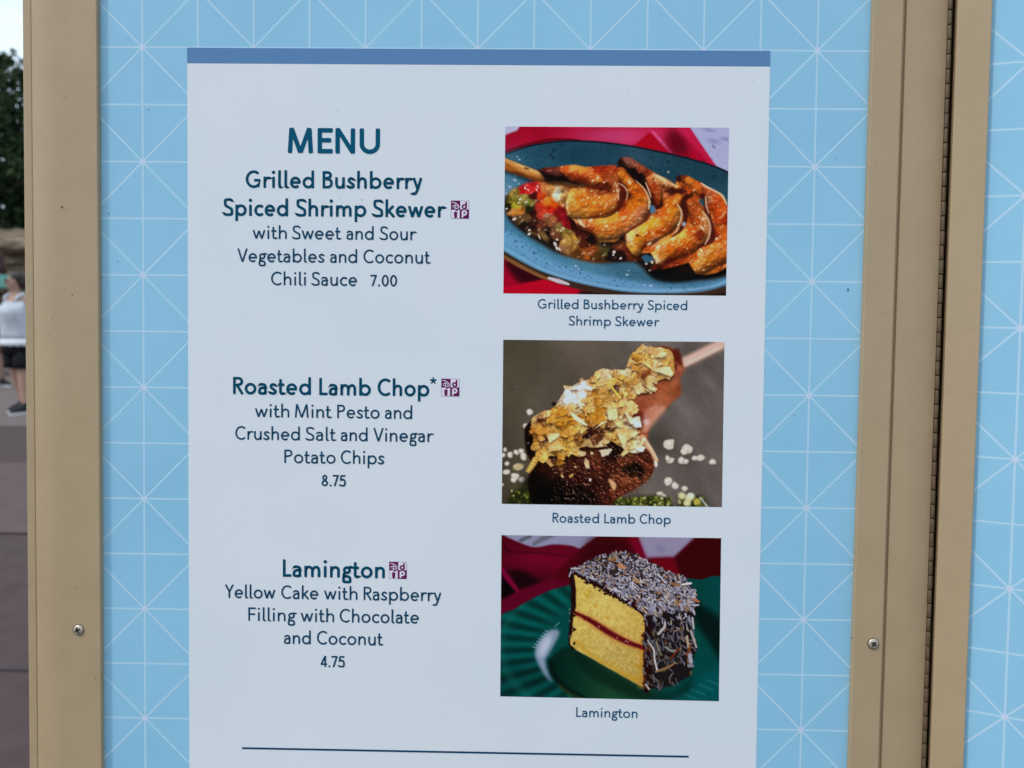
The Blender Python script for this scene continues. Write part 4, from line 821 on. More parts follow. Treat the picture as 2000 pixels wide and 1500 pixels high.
    # window light in the glaze
    s.poly([(395, 775), (455, 768), (470, 800), (430, 880), (385, 960), (365, 1000), (385, 1090), (420, 1160), (370, 1120), (320, 1040), (290, 960), (300, 890), (340, 830)], (136, 150, 180), 11, True, .92); s.poly([(350, 850), (410, 810), (400, 880), (350, 960), (310, 960)], (190, 200, 220), 20, True, .8)
    s.stroke([(440, 790), (415, 870), (375, 950)], [5, 8, 6], (110, 132, 160), .6, 1.2)
    for k in range(7): s.stroke([(300 + 14 * k, 905 - 20 * k), (270 + 16 * k, 896 - 20 * k)], 5, (150, 170, 190), .5, 1)
    s.stroke([(440, 745), (470, 715)], 4, (120, 170, 160), .6)
    # cake shadow, coating, sponge
    s.poly([(545, 900), (720, 1000), (1100, 1210), (1300, 1240), (1480, 1130), (1400, 1260), (1100, 1300), (700, 1120)], (6, 26, 18), 22, True, .7)
    side = [(1085, 600), (1300, 560), (1480, 520), (1492, 640), (1470, 760), (1500, 900), (1470, 1000), (1450, 1110), (1330, 1180), (1220, 1215), (1140, 1210), (1100, 1190)]
    s.poly(side, (24, 19, 22), 4, True, 1, 5)
    top = [(556, 318), (640, 285), (720, 240), (800, 205), (900, 186), (1030, 196), (1130, 250), (1260, 310), (1400, 375), (1470, 440), (1505, 530), (1440, 600), (1280, 640), (1130, 660), (1060, 600), (930, 520), (780, 425), (640, 372), (570, 350)]
    s.poly(top, (44, 34, 38), 4, True, 1, 5)
    s.poly([(552, 325), (600, 335), (610, 400), (596, 640), (590, 900), (548, 890), (540, 800), (560, 600), (556, 420)], (26, 9, 10), 4, True, 1, 4)
    s.poly([(1080, 610), (1150, 660), (1150, 1195), (1098, 1190), (1100, 900)], (30, 8, 10), 4, True, 1, 5)
    face = [(586, 348), (660, 380), (760, 435), (900, 520), (1010, 585), (1075, 625), (1108, 655), (1112, 780), (1098, 800), (1106, 900), (1098, 960), (1104, 1100), (1104, 1195), (1050, 1170), (900, 1092), (800, 1030), (700, 975), (600, 925), (556, 885), (552, 840), (572, 790), (574, 680), (596, 600), (598, 470)]
    fm = s.mask(face, False, 3, 3)
    lo = s.ramp(np.clip((s.X - 560) / 560, 0, 1), [(0, (186, 164, 82)), (.5, (188, 167, 90)), (1, (182, 154, 76))]) * (1.05 - .16 * np.clip((s.Y - 700) / 500, 0, 1))[..., None]
    cr_ = (n2_ - .5) * 34 + (n1_ - .5) * 44; s.over(fm, lo + cr_[..., None] * np.array([1, .96, .7]))
    for _ in range(420):
        x = 560 + 550 * r.rand(); t = (x - 570) / 530; y = 360 + 290 * t + (530 * r.rand()); q = 3 + 7 * r.rand() ** 2
        if s.sample(np.array([x, y]))[0] > 150: s.dab(x, y, q, q * .7, r.rand() * 3, (150, 112, 22) if r.rand() < .6 else (222, 204, 130), .55, .2)
    for x, y in ((690, 480), (740, 590), (830, 680), (880, 1020), (680, 510), (1060, 1040), (1040, 1130)): s.dab(x, y, 22, 16, .4, (186, 138, 24), .7, .1)
    s.stroke([(1090, 800), (1090, 1000), (1090, 1180)], [16, 14, 30], (176, 122, 40), .6, 1.4); s.stroke([(600, 860), (720, 965), (900, 1070), (1050, 1150)], [14, 14, 16, 20], (184, 140, 30), .5, 1.5)
    jam = [(590, 640), (660, 676), (730, 716), (810, 768), (900, 822), (1000, 870), (1110, 906)]
    s.stroke(jam, [18, 24, 30, 34, 32, 28, 24], (176, 98, 40), .65, 1.5); s.stroke(jam, [9, 14, 18, 21, 20, 17, 14], (82, 8, 18), .95, .9)
    for _ in range(160):
        P = catm(jam, 12); p = P[r.randint(len(P))]; s.dab(p[0] + r.normal(0, 6), p[1] + r.normal(0, 10), 4 + 6 * r.rand(), 4, r.rand() * 3, [(62, 2, 10), (112, 20, 28), (92, 8, 16)][r.randint(3)], .7, .3)
    for x, y in ((970, 855), (985, 862), (905, 830), (770, 745)): s.dab(x, y, 5, 5, 0, (226, 180, 180), .8)
    s.stroke([(548, 322), (600, 342), (680, 384), (760, 428), (900, 510), (1010, 574), (1085, 628), (1120, 672)], [18, 18, 20, 20, 20, 20, 18, 14], (32, 11, 13), 1, .4)
    for _ in range(120):                                            # ragged chocolate rim round the sponge
        t = r.rand()
        x, y = (592 + 490 * t + r.normal(0, 8), 352 + 268 * t + 30 * t * (1 - t) + r.normal(0, 8)) if r.rand() < .6 else ((580 + r.normal(0, 8), 360 + 520 * t) if r.rand() < .5 else (1112 + r.normal(0, 7), 680 + 510 * t))
        s.dab(x, y, 6 + 8 * r.rand(), 6 + 5 * r.rand(), r.rand() * 3, (34, 10, 12), .95, .5)
    # desiccated coconut: shreds laid on the top and down the side
    Pt = catm(top, 4, True); Ps = catm(side, 4, True)
    def ins(Pc, x, y):
        a = False
        for (xa, ya), (xb, yb) in zip(Pc, np.roll(Pc, -1, 0)):
            if (ya > y) != (yb > y) and x < (xb - xa) * (y - ya) / (yb - ya) + xa: a = not a
        return a
    def shred(x, y, ang, ln, wd, c):
        k = r.normal(0, .5); a = np.array([x, y]); d = np.array([math.cos(ang), math.sin(ang)]); e = np.array([-d[1], d[0]])
        P = [a - d * ln / 2, a + e * k * ln * .22, a + d * ln / 2]
        s.stroke([p + np.array([-2, wd * .9]) for p in P], [wd * .8, wd, wd * .8], (20, 13, 16), .42, .9)
        s.stroke(P, [wd * .6, wd, wd * .7], c, .92, .8); s.stroke([p + np.array([1, -wd * .3]) for p in P], [wd * .25, wd * .35, wd * .3], np.minimum(np.array(c) * 1.2 + 8, 235), .6, .8)
    wht = [(156, 158, 176), (130, 132, 154), (178, 178, 190), (108, 108, 126), (160, 142, 122), (146, 104, 66)]; pw_ = [.26, .24, .16, .16, .10, .08]
    k = 0
    while k < 820:
        x = 550 + 960 * r.rand(); y = 185 + 480 * r.rand()
        if not ins(Pt, x, y): continue
        e = 590 - (x - 1085) * .62 if x < 1085 else 9999
        if x < 1085 and y > 352 + (x - 592) * .545 - 12 and r.rand() < .93: continue
        near = np.clip((y - 200) / 420, 0, 1); k += 1
        shred(x, y, r.rand() * 3.14 if near < .6 else r.normal(.9, .8), (16 + 28 * r.rand()) * (.7 + .8 * near), (3.6 + 4.0 * r.rand() ** 1.5) * (.8 + .4 * near), wht[r.choice(6, p=pw_)])
    k = 0
    while k < 250:
        x = 1110 + 390 * r.rand(); y = 560 + 650 * r.rand()
        if not ins(Ps, x, y): continue
        t = np.clip((y - 600) / 500, 0, 1)
        if r.rand() < .35 * t: k += 1; continue
        k += 1; c = np.array(wht[r.choice(6, p=[.2, .22, .1, .24, .12, .12])]) * (1.0 - .34 * t) * (1.0 if x > 1400 or y < 720 else .78)
        shred(x, y, r.normal(1.3, .6), 20 + 44 * r.rand(), 3.5 + 5 * r.rand(), c)
    for P, c, wdt in (([(1135, 850), (1180, 920), (1185, 980), (1205, 1070)], (190, 188, 190), [4, 6, 6, 7]), ([(1200, 860), (1215, 920), (1240, 960)], (120, 112, 100), [6, 6, 5]), ([(1195, 1085), (1270, 1060), (1340, 1020)], (128, 100, 60), [7, 9, 6]), ([(1215, 800), (1260, 750), (1265, 710)], (170, 166, 170), [9, 10, 7]), ([(1395, 430), (1460, 420)], (200, 206, 208), [7, 8]), ([(1470, 680), (1480, 760)], (160, 164, 170), [8, 8]), ([(1460, 780), (1500, 900)], (150, 150, 152), [9, 8]), ([(1430, 820), (1440, 900)], (170, 150, 130), [9, 8]), ([(1480, 540), (1515, 556)], (176, 92, 66), [8, 9]), ([(1455, 900), (1430, 960)], (110, 62, 28), [10, 9]), ([(1270, 900), (1320, 930), (1380, 915)], (120, 128, 128), [7, 9, 8]), ([(1305, 990), (1370, 910)], (92, 42, 26), [8, 9]), ([(545, 370), (560, 330)], (150, 150, 164), [5, 6]), ([(560, 310), (600, 312)], (160, 160, 176), [6, 7]), ([(1120, 1180), (1145, 1215)], (170, 164, 156), [6, 7]), ([(1450, 960), (1460, 1010)], (150, 152, 168), [14, 16]), ([(1445, 1040), (1470, 1040)], (120, 122, 132), [13, 12])):
        s.stroke([(x - 2, y + 6) for x, y in P], wdt, (10, 7, 8), .6, .7); s.stroke(P, wdt, c, 1, .4)
    for y in (600, 700, 800, 640): s.dab(548, y + 20 * r.rand(), 5, 9, 0, (130, 126, 130), .8)
    s.dab(868, 238, 40, 16, -.2, (150, 106, 64), .8, .4); s.dab(935, 290, 48, 20, .5, (176, 124, 84), .95, .5); s.dab(900, 270, 22, 10, .3, (24, 14, 12), .9, .3); s.dab(1050, 400, 40, 14, .5, (168, 128, 78), .9, .5); s.dab(1340, 430, 44, 12, .3, (150, 98, 56), .9, .5)
    s.img = s.img * (1 + .08 * (s.noise(6, 2)[..., None] - .5)); return s
PRINTS = (  # name, label, painter, crop origin and scale, corners in the photograph
    ('food_photo', 'printed picture of grilled shrimps on a skewer over a blue plate', print_shrimp, (970, 230, 3.4894), [(987, 247), (1424, 249.5), (1418, 577.5), (983, 573)]),
    ('food_photo', 'printed picture of a lamb chop under crushed potato chips', print_lamb, (970, 655, 3.8957), [(983, 663.5), (1415, 668), (1410, 990.5), (980, 984)]),
    ('food_photo', 'printed picture of a square coconut cake with jam on a green plate', print_cake, (970, 1030, 3.8468), [(979.5, 1045), (1408.5, 1051), (1404, 1369.5), (977, 1360)]))
# ------------------------------------------------------------------ the menu board
CELL = .047; CELLZ = .047 * 1.0142
ZB = ORG[2] / math.cos(LEAN)                      # foot of the board below its centre
m_frame = mat('tan_paint', paint(150, 138, 113), .42, .45)
N, L, b_ = nodes(m_frame)
v_ = objvec(N)
f1 = noise(N, L, 420, 3, .55, v_); f2 = noise(N, L, 26, 4, .6, v_)
L.new(ramp(N, L, f2, [(.3, paint(148, 136, 111)), (.7, paint(153, 141, 116))]), b_.inputs['Base Color'])
L.new(mth(N, L, 'MULTIPLY_ADD', f2, .2, .32), b_.inputs['Roughness'])
hb_ = mth(N, L, 'ADD', mth(N, L, 'MULTIPLY', mth(N, L, 'MULTIPLY', f1, mth(N, L, 'POWER', f2, 1.6)), 1.0), mth(N, L, 'MULTIPLY', noise(N, L, 90, 3, .5, v_), .55))
bump(N, L, b_, hb_, .30, .0012)
def panel_mat(name, cx, cz, sx, sz, shear):
    m = mat(name, paint(125, 181, 216), .32, .35); N, L, b = nodes(m)
    sp = N.new('ShaderNodeSeparateXYZ'); o = objvec(N); L.new(o, sp.inputs[0])
    u = mth(N, L, 'MULTIPLY_ADD', sp.outputs['X'], 1 / sx, -cx / sx)
    v = mth(N, L, 'MULTIPLY_ADD', sp.outputs['Z'], 1 / sz, -cz / sz)
    v = mth(N, L, 'MULTIPLY_ADD', u, shear, v)
    pp = lambda x: mth(N, L, 'PINGPONG', x, .5)
    a = mth(N, L, 'MULTIPLY', mth(N, L, 'ADD', u, v), .5); c = mth(N, L, 'MULTIPLY', mth(N, L, 'SUBTRACT', u, v), .5)
    pa, pc = pp(a), pp(c)
    d = mth(N, L, 'MINIMUM', mth(N, L, 'MINIMUM', pp(u), pp(v)), mth(N, L, 'MULTIPLY', mth(N, L, 'MINIMUM', pa, pc), 1.4142))
    hub = mth(N, L, 'MULTIPLY', mth(N, L, 'SQRT', mth(N, L, 'ADD', mth(N, L, 'POWER', pa, 2), mth(N, L, 'POWER', pc, 2))), 1.4142)
    def step(x, lo, hi):
        r = N.new('ShaderNodeMapRange'); r.interpolation_type = 'SMOOTHSTEP'
        r.inputs['From Min'].default_value = lo; r.inputs['From Max'].default_value = hi; r.inputs['To Min'].default_value = 1; r.inputs['To Max'].default_value = 0
        L.new(x, r.inputs['Value']); return r.outputs['Result']
    f = noise(N, L, 7, 4, .6, o)
    base = ramp(N, L, f, [(.3, paint(121, 177, 213)), (.7, paint(128, 184, 218))])
    cc = mixc(N, L, step(d, .010, .0205), base, paint(156, 196, 223)); cc = mixc(N, L, step(hub, .036, .056), cc, paint(172, 195, 227))
    g = mth(N, L, 'MULTIPLY_ADD', noise(N, L, 900, 2, .5, o), .02, noise(N, L, 4, 2, .5, o))
    L.new(cc, b.inputs['Base Color']); bump(N, L, b, g, 1.0, .0022)
    return m
m_panel = panel_mat('printed_blue_pattern', 0, 0, CELL, CELLZ, 0)
m_sheet = mat('white_print', paint(192, 208, 222), .38, .3); N, L, b_ = nodes(m_sheet)
f_ = noise(N, L, 5, 5, .6, objvec(N)); L.new(ramp(N, L, f_, [(.3, paint(189, 206, 221)), (.7, paint(195, 210, 223))]), b_.inputs['Base Color'])
bump(N, L, b_, mth(N, L, 'MULTIPLY_ADD', noise(N, L, 700, 2, .5, objvec(N)), .02, noise(N, L, 4, 2, .5, objvec(N))), 1.0, .0022)
m_band = mat('blue_band_ink', paint(80, 123, 171), .45, .1)
m_head = mat('heading_ink', paint(0, 76, 108), .5, .05); m_bold = mat('bold_ink', paint(4, 66, 94), .5, .05); m_text = mat('text_ink', paint(12, 61, 92), .5, .05); m_cap = mat('caption_ink', paint(16, 74, 112), .5, .05)
m_purp = mat('purple_ink', paint(92, 22, 84), .5, .05); m_lav = mat('lavender_ink', paint(214, 202, 228), .4, .3)
m_steel = mat('screw_steel', (.60, .53, .40), .42, .5, Metallic=.6); m_dark = mat('screw_recess', (.012, .01, .009), .7, .2)
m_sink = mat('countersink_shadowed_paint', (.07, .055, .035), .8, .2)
m_hinge = mottled('painted_hinge', paint(92, 83, 66), paint(72, 64, 50), 160, .45, .4)
m_gap_shade = mat('gap_shade_black', (.004, .0035, .003), 1.0, .0)  # near-black colour holds the deep shade of the hinge gap
board = empty('menu_board', tuple(s2w((0, 0, -ZB))), (-LEAN, 0, 0))
tag(board, 'tan framed menu board with printed food pictures and prices, nearest the viewer', 'menu board')
def on_board(o): o.parent = board; o.location = (0, 0, ZB); return o
ZT, ZL = .47, -.80
def bpart(name, bm, m, smooth=False): return on_board(bm_obj(name, bm, m, None, smooth))
# posts: a flat screw flange next to the print, then a rounded tube, one piece to the ground
def post_prof(xin, xstep, xend, sgn):
    w = abs(xend - xstep); pts = [(xin, .012), (xin, -.0045), (xin + sgn * .0005, -.005), (xstep - sgn * .0006, -.005), (xstep, -.0044)] + ([(xstep, -.0004), (xstep + sgn * .0031, -.0004), (xstep + sgn * .0038, -.0022)] if sgn > 0 else [(xstep, -.0040)])
    x0 = xstep + sgn * w * .30 if sgn < 0 else xstep + w * .30
    for k in range(0, 15):
        t = k / 14; pts.append((x0 + sgn * (w * .70 - .0012) * t, (-.0022 if sgn > 0 else -.0040) + (.0042 if sgn > 0 else .0068) * t ** 2.1))
    for k in range(1, 6):
        a = k / 5 * math.pi / 2; pts.append((xend - sgn * .0012 * (1 - math.sin(a)), (.0020 if sgn > 0 else .0028) + .0016 * (1 - math.cos(a))))
    pts += [(xend, .034), (xin, .034)]
    return pts
SKEW = .0056                                      # the right post is set a little out of true
def post(xin, xstep, xend, sgn):
    bm = bmesh.new(); prism(bm, post_prof(xin, xstep, xend, sgn), -ZB, ZT + .05)
    for vt in bm.verts: vt.co.x += (SKEW if sgn > 0 else -.0004) * vt.co.z
    return bpart('post', bm, m_frame)
post(-.3177, -.3405, -.3782, -1)
post(.3234, .3480, .3882, 1)
bm = bmesh.new(); box(bm, -.3858, -.3784, .0035, .030, -ZB + .06, ZT + .05, .0008); bpart('edge_strip', bm, m_frame)
for z0, z1 in ((ZT, ZT + .05), (ZL - .05, ZL)):
    bm = bmesh.new(); box(bm, -.3174, .3228, -.0048, .034, z0, z1, .0008); bpart('rail', bm, m_frame)
bm = bmesh.new(); box(bm, -.3176, .3262, 0, .0098, ZL + .0002, ZT - .0002); bpart('panel', bm, m_panel)
# sheet with its print
bm = bmesh.new(); box(bm, -.2438, .2432, -.0003, -.00002, -.60, .2727)
for vt in bm.verts:
    if vt.co.z < 0: vt.co.x += .0019 if vt.co.x > 0 else .0006
sheet = bpart('menu_sheet', bm, m_sheet)
bm = bmesh.new(); box(bm, -.2439, .2430, -.00035, -.00003, .2728, .2857); bm_obj('header_band', bm, m_band, sheet)

# ---- lettering: a rounded geometric alphabet drawn as strokes (cap height 1)
XH = .655
def arc(cx, cy, rx, ry, a0, a1, n=22): return [(cx + rx * math.cos(R(a0 + (a1 - a0) * k / n)), cy + ry * math.sin(R(a0 + (a1 - a0) * k / n))) for k in range(n + 1)]
def spl(p, n=7): return [tuple(q) for q in catm(p, n)]
def glyph(c, w):
    H = w / 2; X = XH
    if c == 'o': return [arc(.34, X / 2, .34 - H, X / 2 - H + .012, 0, 360, 36)], .68, 'oo'
    if c == 'c': return [arc(.335, X / 2, .335 - H, X / 2 - H + .012, 42, 318, 30)], .57, 'ot'
    if c == 'e': return [arc(.325, X / 2, .325 - H, X / 2 - H + .012, 0, 316, 30), [(H, X * .50), (.65 - H * .3, X * .50)]], .65, 'oo'
    if c == 'a':
        W = .50; return [spl([(.07, X - .13), (.14, X - .05 - H * .3), (W / 2 + .01, X - H + .012), (W - .10, X - H - .04), (W - H, X - .24)]) + [(W - H, .0)], spl([(W - H, .395), (.28, .39), (.13, .34), (H, .19), (.10, .06 + H * .4), (.22, H - .012), (.36, .07), (W - H, .17)])], W, 'os'
    if c in 'bp':
        asc = (0, 1.03) if c == 'b' else (-.30, X); return [[(H, asc[0]), (H, asc[1])], arc(.345, X / 2, .345 - H, X / 2 - H + .012, 0, 360, 36)], .69, 'so'
    if c == 'd': return [[(.69 - H, 0), (.69 - H, 1.03)], arc(.345, X / 2, .345 - H, X / 2 - H + .012, 0, 360, 36)], .69, 'os'
    if c == 'g': return [arc(.27, .435, .235 - H, .23 - H, 0, 360, 30), spl([(.40, .60), (.46, .645 - H * .5), (.58, .645 - H * .6)]), spl([(.13, .26), (.085, .17), (.14, .10), (.28, .075), (.40, .05), (.53 - H, -.07), (.44, -.22), (.27, -.275 + H * .5), (.10, -.22), (H, -.09), (.08, .03), (.15, .09)])], .57, 'ot'
    if c in 'hn':
        top = 1.03 if c == 'h' else X; W = .57
        return [[(H, 0), (H, top)], spl([(H, .36), (.12 + H * .3, .52), (.31, X - H + .012), (W - H - .03, X - .14), (W - H, .36), (W - H, .18), (W - H, 0)])], W, 'ss'
    if c == 'm':
        W = .93; m_ = W / 2
        return [[(H, 0), (H, X)], spl([(H, .36), (.11 + H * .3, .52), (.27, X - H + .012), (m_ - .03, X - .15), (m_, .36), (m_, .18), (m_, 0)]), spl([(m_, .36), (m_ + .07, .52), (m_ + .24, X - H + .012), (W - H - .03, X - .15), (W - H, .36), (W - H, .18), (W - H, 0)])], W, 'ss'
    if c == 'i': return [[(H + .02, 0), (H + .02, X)], ('dot', H + .02, .90, w * .62)], w + .04, 'ss'
    if c == 'l': return [[(H, 1.03)] + spl([(H, .5), (H, .16), (H + .035, .045 + H * .3), (H + .13, H * .8)])], w + .11, 'st'
    if c == 'k': return [[(H, 0), (H, 1.03)], [(H, .25), (.47, X)], [(.19, .36), (.52, 0)]], .55, 'sd'
    if c == 'r': return [[(H, 0), (H, X)], spl([(H, .34), (.13 + H * .3, .52), (.25, X - H), (.40, X - H - .005)])], .40, 'st'
    if c == 's': W = .45; return [spl([(W - .05, X - H - .055), (W / 2 + .02, X - H + .012), (H + .05, X - .11), (H + .035, X - .22), (W / 2, X / 2), (W - H - .02, .23), (W - H - .01, .12), (W / 2 - .02, H - .012), (.03, H + .05)])], W, 'oo'
    if c == 't': return [[(.15, .90)] + spl([(.15, .5), (.15, .18), (.20, .05 + H * .3), (.30, H - .008), (.40, H + .02)]), [(0, X - H), (.37, X - H)]], .41, 'tt'
    if c == 'u': W = .57; return [[(W - H, 0), (W - H, X)], [(H, X)] + spl([(H, .5), (H, .27), (.12 + H * .3, .09), (.27, H - .012), (.42, .10), (W - H, .28)])], W, 'ss'
    if c == 'w': W = .92; return [[(H, X), (.27, .02)], [(.27, .02), (.46, X - .05)], [(.46, X - .05), (.65, .02)], [(.65, .02), (W - H, X)]], W, 'dd'
    if c == 'y': W = .60; return [[(H, X), (.315, .02)], [(W - H, X)] + spl([(.36, .11), (.29, -.08), (.21, -.23), (.12, -.29 + H * .4), (.02, -.265)])], W, 'dd'
    if c == 'M': return [[(H, 0), (.15, 1)], [(.15, 1), (.51, .02)], [(.51, .02), (.87, 1)], [(.87, 1), (1.02 - H, 0)]], 1.02, 'ss'
    if c == 'E': return [[(H, 0), (H, 1)], [(0, 1 - H), (.61, 1 - H)], [(0, .52), (.55, .52)], [(0, H), (.61, H)]], .61, 'st'
    if c == 'N': return [[(H, 0), (H, 1)], [(H * .9, .98), (.79 - H * .9, .02)], [(.79 - H, 0), (.79 - H, 1)]], .79, 'ss'
    if c == 'U': return [[(H, 1)] + [(H, .41)] + arc(.41, .40 - .012, .41 - H, .40 - H, 180, 360, 24) + [(.82 - H, .41), (.82 - H, 1)]], .82, 'ss'
    if c == 'G': return [arc(.48, .5, .48 - H, .512 - H, 46, 322, 34) + [(.88 - H, .18), (.88 - H, .44)], [(.50, .44), (.88, .44)]], .88, 'os'
    if c == 'C': return [arc(.47, .5, .47 - H, .512 - H, 46, 314, 34)], .81, 'ot'
    if c == 'B': return [[(H, 0), (H, 1)], [(0, 1 - H), (.30, 1 - H)] + arc(.30, .765, .24 - H * .8, .235 - H, 90, -90, 14) + [(0, .53)], [(.2, .53), (.34, .53)] + arc(.34, .265 + H * .5, .27 - H, .265 - H * .5, 90, -90, 14) + [(0, H)]], .61, 'so'
    if c == 'S': W = .59; return [spl([(W - .06, .87), (W - .17, .965 - H * .4), (W / 2, 1 - H + .012), (.12, .90), (H + .02, .75), (.13, .60), (W / 2, .50), (W - .10, .38), (W - H, .24), (W - .10, .09), (W / 2 - .02, H - .012), (.13, .055 + H * .3), (.03, .13)])], W, 'oo'
    if c == 'V': return [[(H * .8, 1), (.38, .01)], [(.38, .01), (.76 - H * .8, 1)]], .76, 'dd'
    if c in 'RP':
        o = [[(H, 0), (H, 1)], [(0, 1 - H), (.32, 1 - H)] + arc(.32, .735, .27 - H, .265 - H, 90, -90, 16) + [(0, .47)]]
        if c == 'R': o.append([(.27, .46), (.60 - H * .5, 0)])
        return o, .62 if c == 'R' else .59, 'sd' if c == 'R' else 'so'
    if c == 'L': return [[(H, 1), (H, 0)], [(0, H), (.50, H)]], .50, 'st'
    if c == 'F': return [[(H, 0), (H, 1)], [(0, 1 - H), (.56, 1 - H)], [(0, .50), (.50, .50)]], .56, 'st'
    if c == 'Y': return [[(H * .8, 1), (.34, .46)], [(.68 - H * .8, 1), (.34, .46)], [(.34, .50), (.34, 0)]], .68, 'dd'
    if c == '0': return [arc(.30, .5, .30 - H, .51 - H, 0, 360, 36)], .60, 'oo'
    if c == '7': return [[(0, 1 - H), (.54, 1 - H)], [(.54 - H * .9, 1 - H * .6), (.17, 0)]], .56, 'td'
    if c == '8': return [arc(.29, .74, .225 - H, .26 - H, 0, 360, 28), arc(.29, .265, .285 - H, .275 - H, 0, 360, 30)], .58, 'oo'
    if c == '5': W = .54; return [[(.50, 1 - H), (.12 - H * .2, 1 - H)], [(.12, 1 - H * .6), (.09, .52)], spl([(.09, .52), (.20, .60 - H * .2), (.34, .59), (W - H - .02, .46), (W - H, .31), (W - .12, .10), (.24, H - .01), (.10, .05 + H * .3), (.02, .12)])], W, 'oo'
    if c == '4': return [[(.40, 0), (.40, 1)], [(.40, .98), (H, .28)], [(0, .25), (.56, .25)]], .57, 'dt'
    if c == '.': return [('dot', .075, .075, w * .62)], .15, 'ss'
    if c == '*': return [[(.0, 0.0), (0, .0)]], .3, 'oo'
    raise ValueError(c)
SB = {'s': .085, 'o': .045, 'd': .0, 't': .01}
def ribbon(Vv, Ff, pts, hw, y):
    P = np.asarray(pts, float); k = np.r_[True, np.linalg.norm(np.diff(P, axis=0), axis=1) > 1e-7]; P = P[k]
    closed = np.linalg.norm(P[0] - P[-1]) < 1e-6 and len(P) > 4
    if closed: P = P[:-1]; nx = np.roll(P, -1, 0); pv = np.roll(P, 1, 0)
    else:
        d0 = (P[1] - P[0]); d0 /= np.linalg.norm(d0); d1 = (P[-1] - P[-2]); d1 /= np.linalg.norm(d1)
        r = hw * .5                                           # softly rounded ends
        P = np.vstack([P[:1], P[:1] + d0 * r * .35, P[:1] + d0 * r, P[1:-1], P[-1:] - d1 * r, P[-1:] - d1 * r * .35, P[-1:]])
        nx = np.vstack([P[1:], P[-1:]]); pv = np.vstack([P[:1], P[:-1]])
    e0 = P - pv; e1 = nx - P
    e0 /= np.maximum(np.linalg.norm(e0, axis=1, keepdims=True), 1e-9); e1 /= np.maximum(np.linalg.norm(e1, axis=1, keepdims=True), 1e-9)
    t = e0 + e1; t /= np.maximum(np.linalg.norm(t, axis=1, keepdims=True), 1e-9)
    n = np.stack([-t[:, 1], t[:, 0]], 1); cs = np.clip((e1 * t).sum(1), .45, 1); cs = np.where(np.linalg.norm(e0, axis=1) < .1, 1, cs)
    hwv = np.full(len(P), hw) / np.where((np.linalg.norm(e0, axis=1) < .1) | (np.linalg.norm(e1, axis=1) < .1), 1, cs)
    if not closed: hwv[0] *= .55; hwv[-1] *= .55; hwv[1] *= .86; hwv[-2] *= .86
    b = len(Vv)
    for q, nn, h in zip(P, n, hwv): Vv.append((q[0] + nn[0] * h, y, q[1] + nn[1] * h)); Vv.append((q[0] - nn[0] * h, y, q[1] - nn[1] * h))
    m = len(P)
    for i in range(m if closed else m - 1):
        j = (i + 1) % m; Ff.append((b + 2 * i, b + 2 * j, b + 2 * j + 1, b + 2 * i + 1))
def disc(Vv, Ff, cx, cz, r, y, n=20):
    b = len(Vv)
    for i in range(n): Vv.append((cx + r * math.cos(2 * math.pi * i / n), y, cz + r * math.sin(2 * math.pi * i / n)))
    Ff.append(tuple(b + i for i in range(n)))
def word(Vv, Ff, txt, x0, x1, z, cap, w):
    gs = [glyph(c, w) for c in txt]; x = 0; pos = []
    for i, (st, W, sides) in enumerate(gs):
        if i: x += SB[gs[i - 1][2][1]] + SB[sides[0]] + (.025 if w < .15 else .01)
        pos.append(x); x += W
    sx = (x1 - x0 - w * cap) / (x - w) if x > w else cap       # ink keeps its weight, letters keep their measured span
    lev = 0
    for (st, W, _), p in zip(gs, pos):
        for s_ in st:
            y = -.00048 - .000012 * (lev % 9); lev += 1
            fx = lambda u: x0 + w * cap / 2 + (p + u - w / 2) * sx
            if s_[0] == 'dot': disc(Vv, Ff, fx(s_[1]), z + s_[2] * cap, s_[3] * cap, y)
            else: ribbon(Vv, Ff, [(fx(u), z + v * cap) for u, v in s_], w * cap / 2, y)
def line(words, yl, yr, cap_px, w, m, label, star=None, name='text_line'):
    Vv, Ff = [], []; xa, xb = words[0][1], words[-1][2]; base = lambda x: yl + (yr - yl) * (x - xa) / max(1, xb - xa)
    zs = [on_sign(x, base(x))[2] for _, a, c, *_ in words for x in (a, c)]; z = float(np.mean(zs))
    for wd in words:
        t, a, c = wd[:3]; cp = wd[3] if len(wd) > 3 else cap_px
        xm = (a + c) / 2; cap = float(on_sign(xm, base(xm) - cp)[2] - on_sign(xm, base(xm))[2])
        word(Vv, Ff, t, float(on_sign(a, base(a))[0]), float(on_sign(c, base(c))[0]), z, cap, w if cp == cap_px else w * cap_px / cp)
    if star:
        cx, cz = on_sign(*star[:2])[[0, 2]]; r = star[2] * .65 / 1500
        for k in range(5):
            a = math.pi / 2 + k * 2 * math.pi / 5; ribbon(Vv, Ff, [(cx, cz), (cx + r * math.cos(a), cz + r * math.sin(a))], r * .24, -.00048 - .000012 * k)
    o = mesh_obj(name, Vv, Ff, m, sheet); tag(o, label); return o
BW, RW = .158, .128
line([('MENU', 562.2, 742.4)], 299.5, 300.5, 49.5, .178, m_head, 'large heading reading MENU', name='heading')
line([('Grilled', 480.3, 613.7), ('Bushberry', 630.1, 825.1)], 367.4, 369.3, 34, BW, m_bold, 'bold line reading Grilled Bushberry')
line([('Spiced', 436.9, 563), ('Shrimp', 578.6, 715.6), ('Skewer', 728.6, 868.5)], 421.5, 425.3, 34, BW, m_bold, 'bold line reading Spiced Shrimp Skewer')
line([('with', 493.6, 560.4), ('Sweet', 571.6, 665.7), ('and', 676.9, 730), ('Sour', 742.4, 811.8)], 466.2, 469.8, 26.5, RW, m_text, 'line reading with Sweet and Sour')
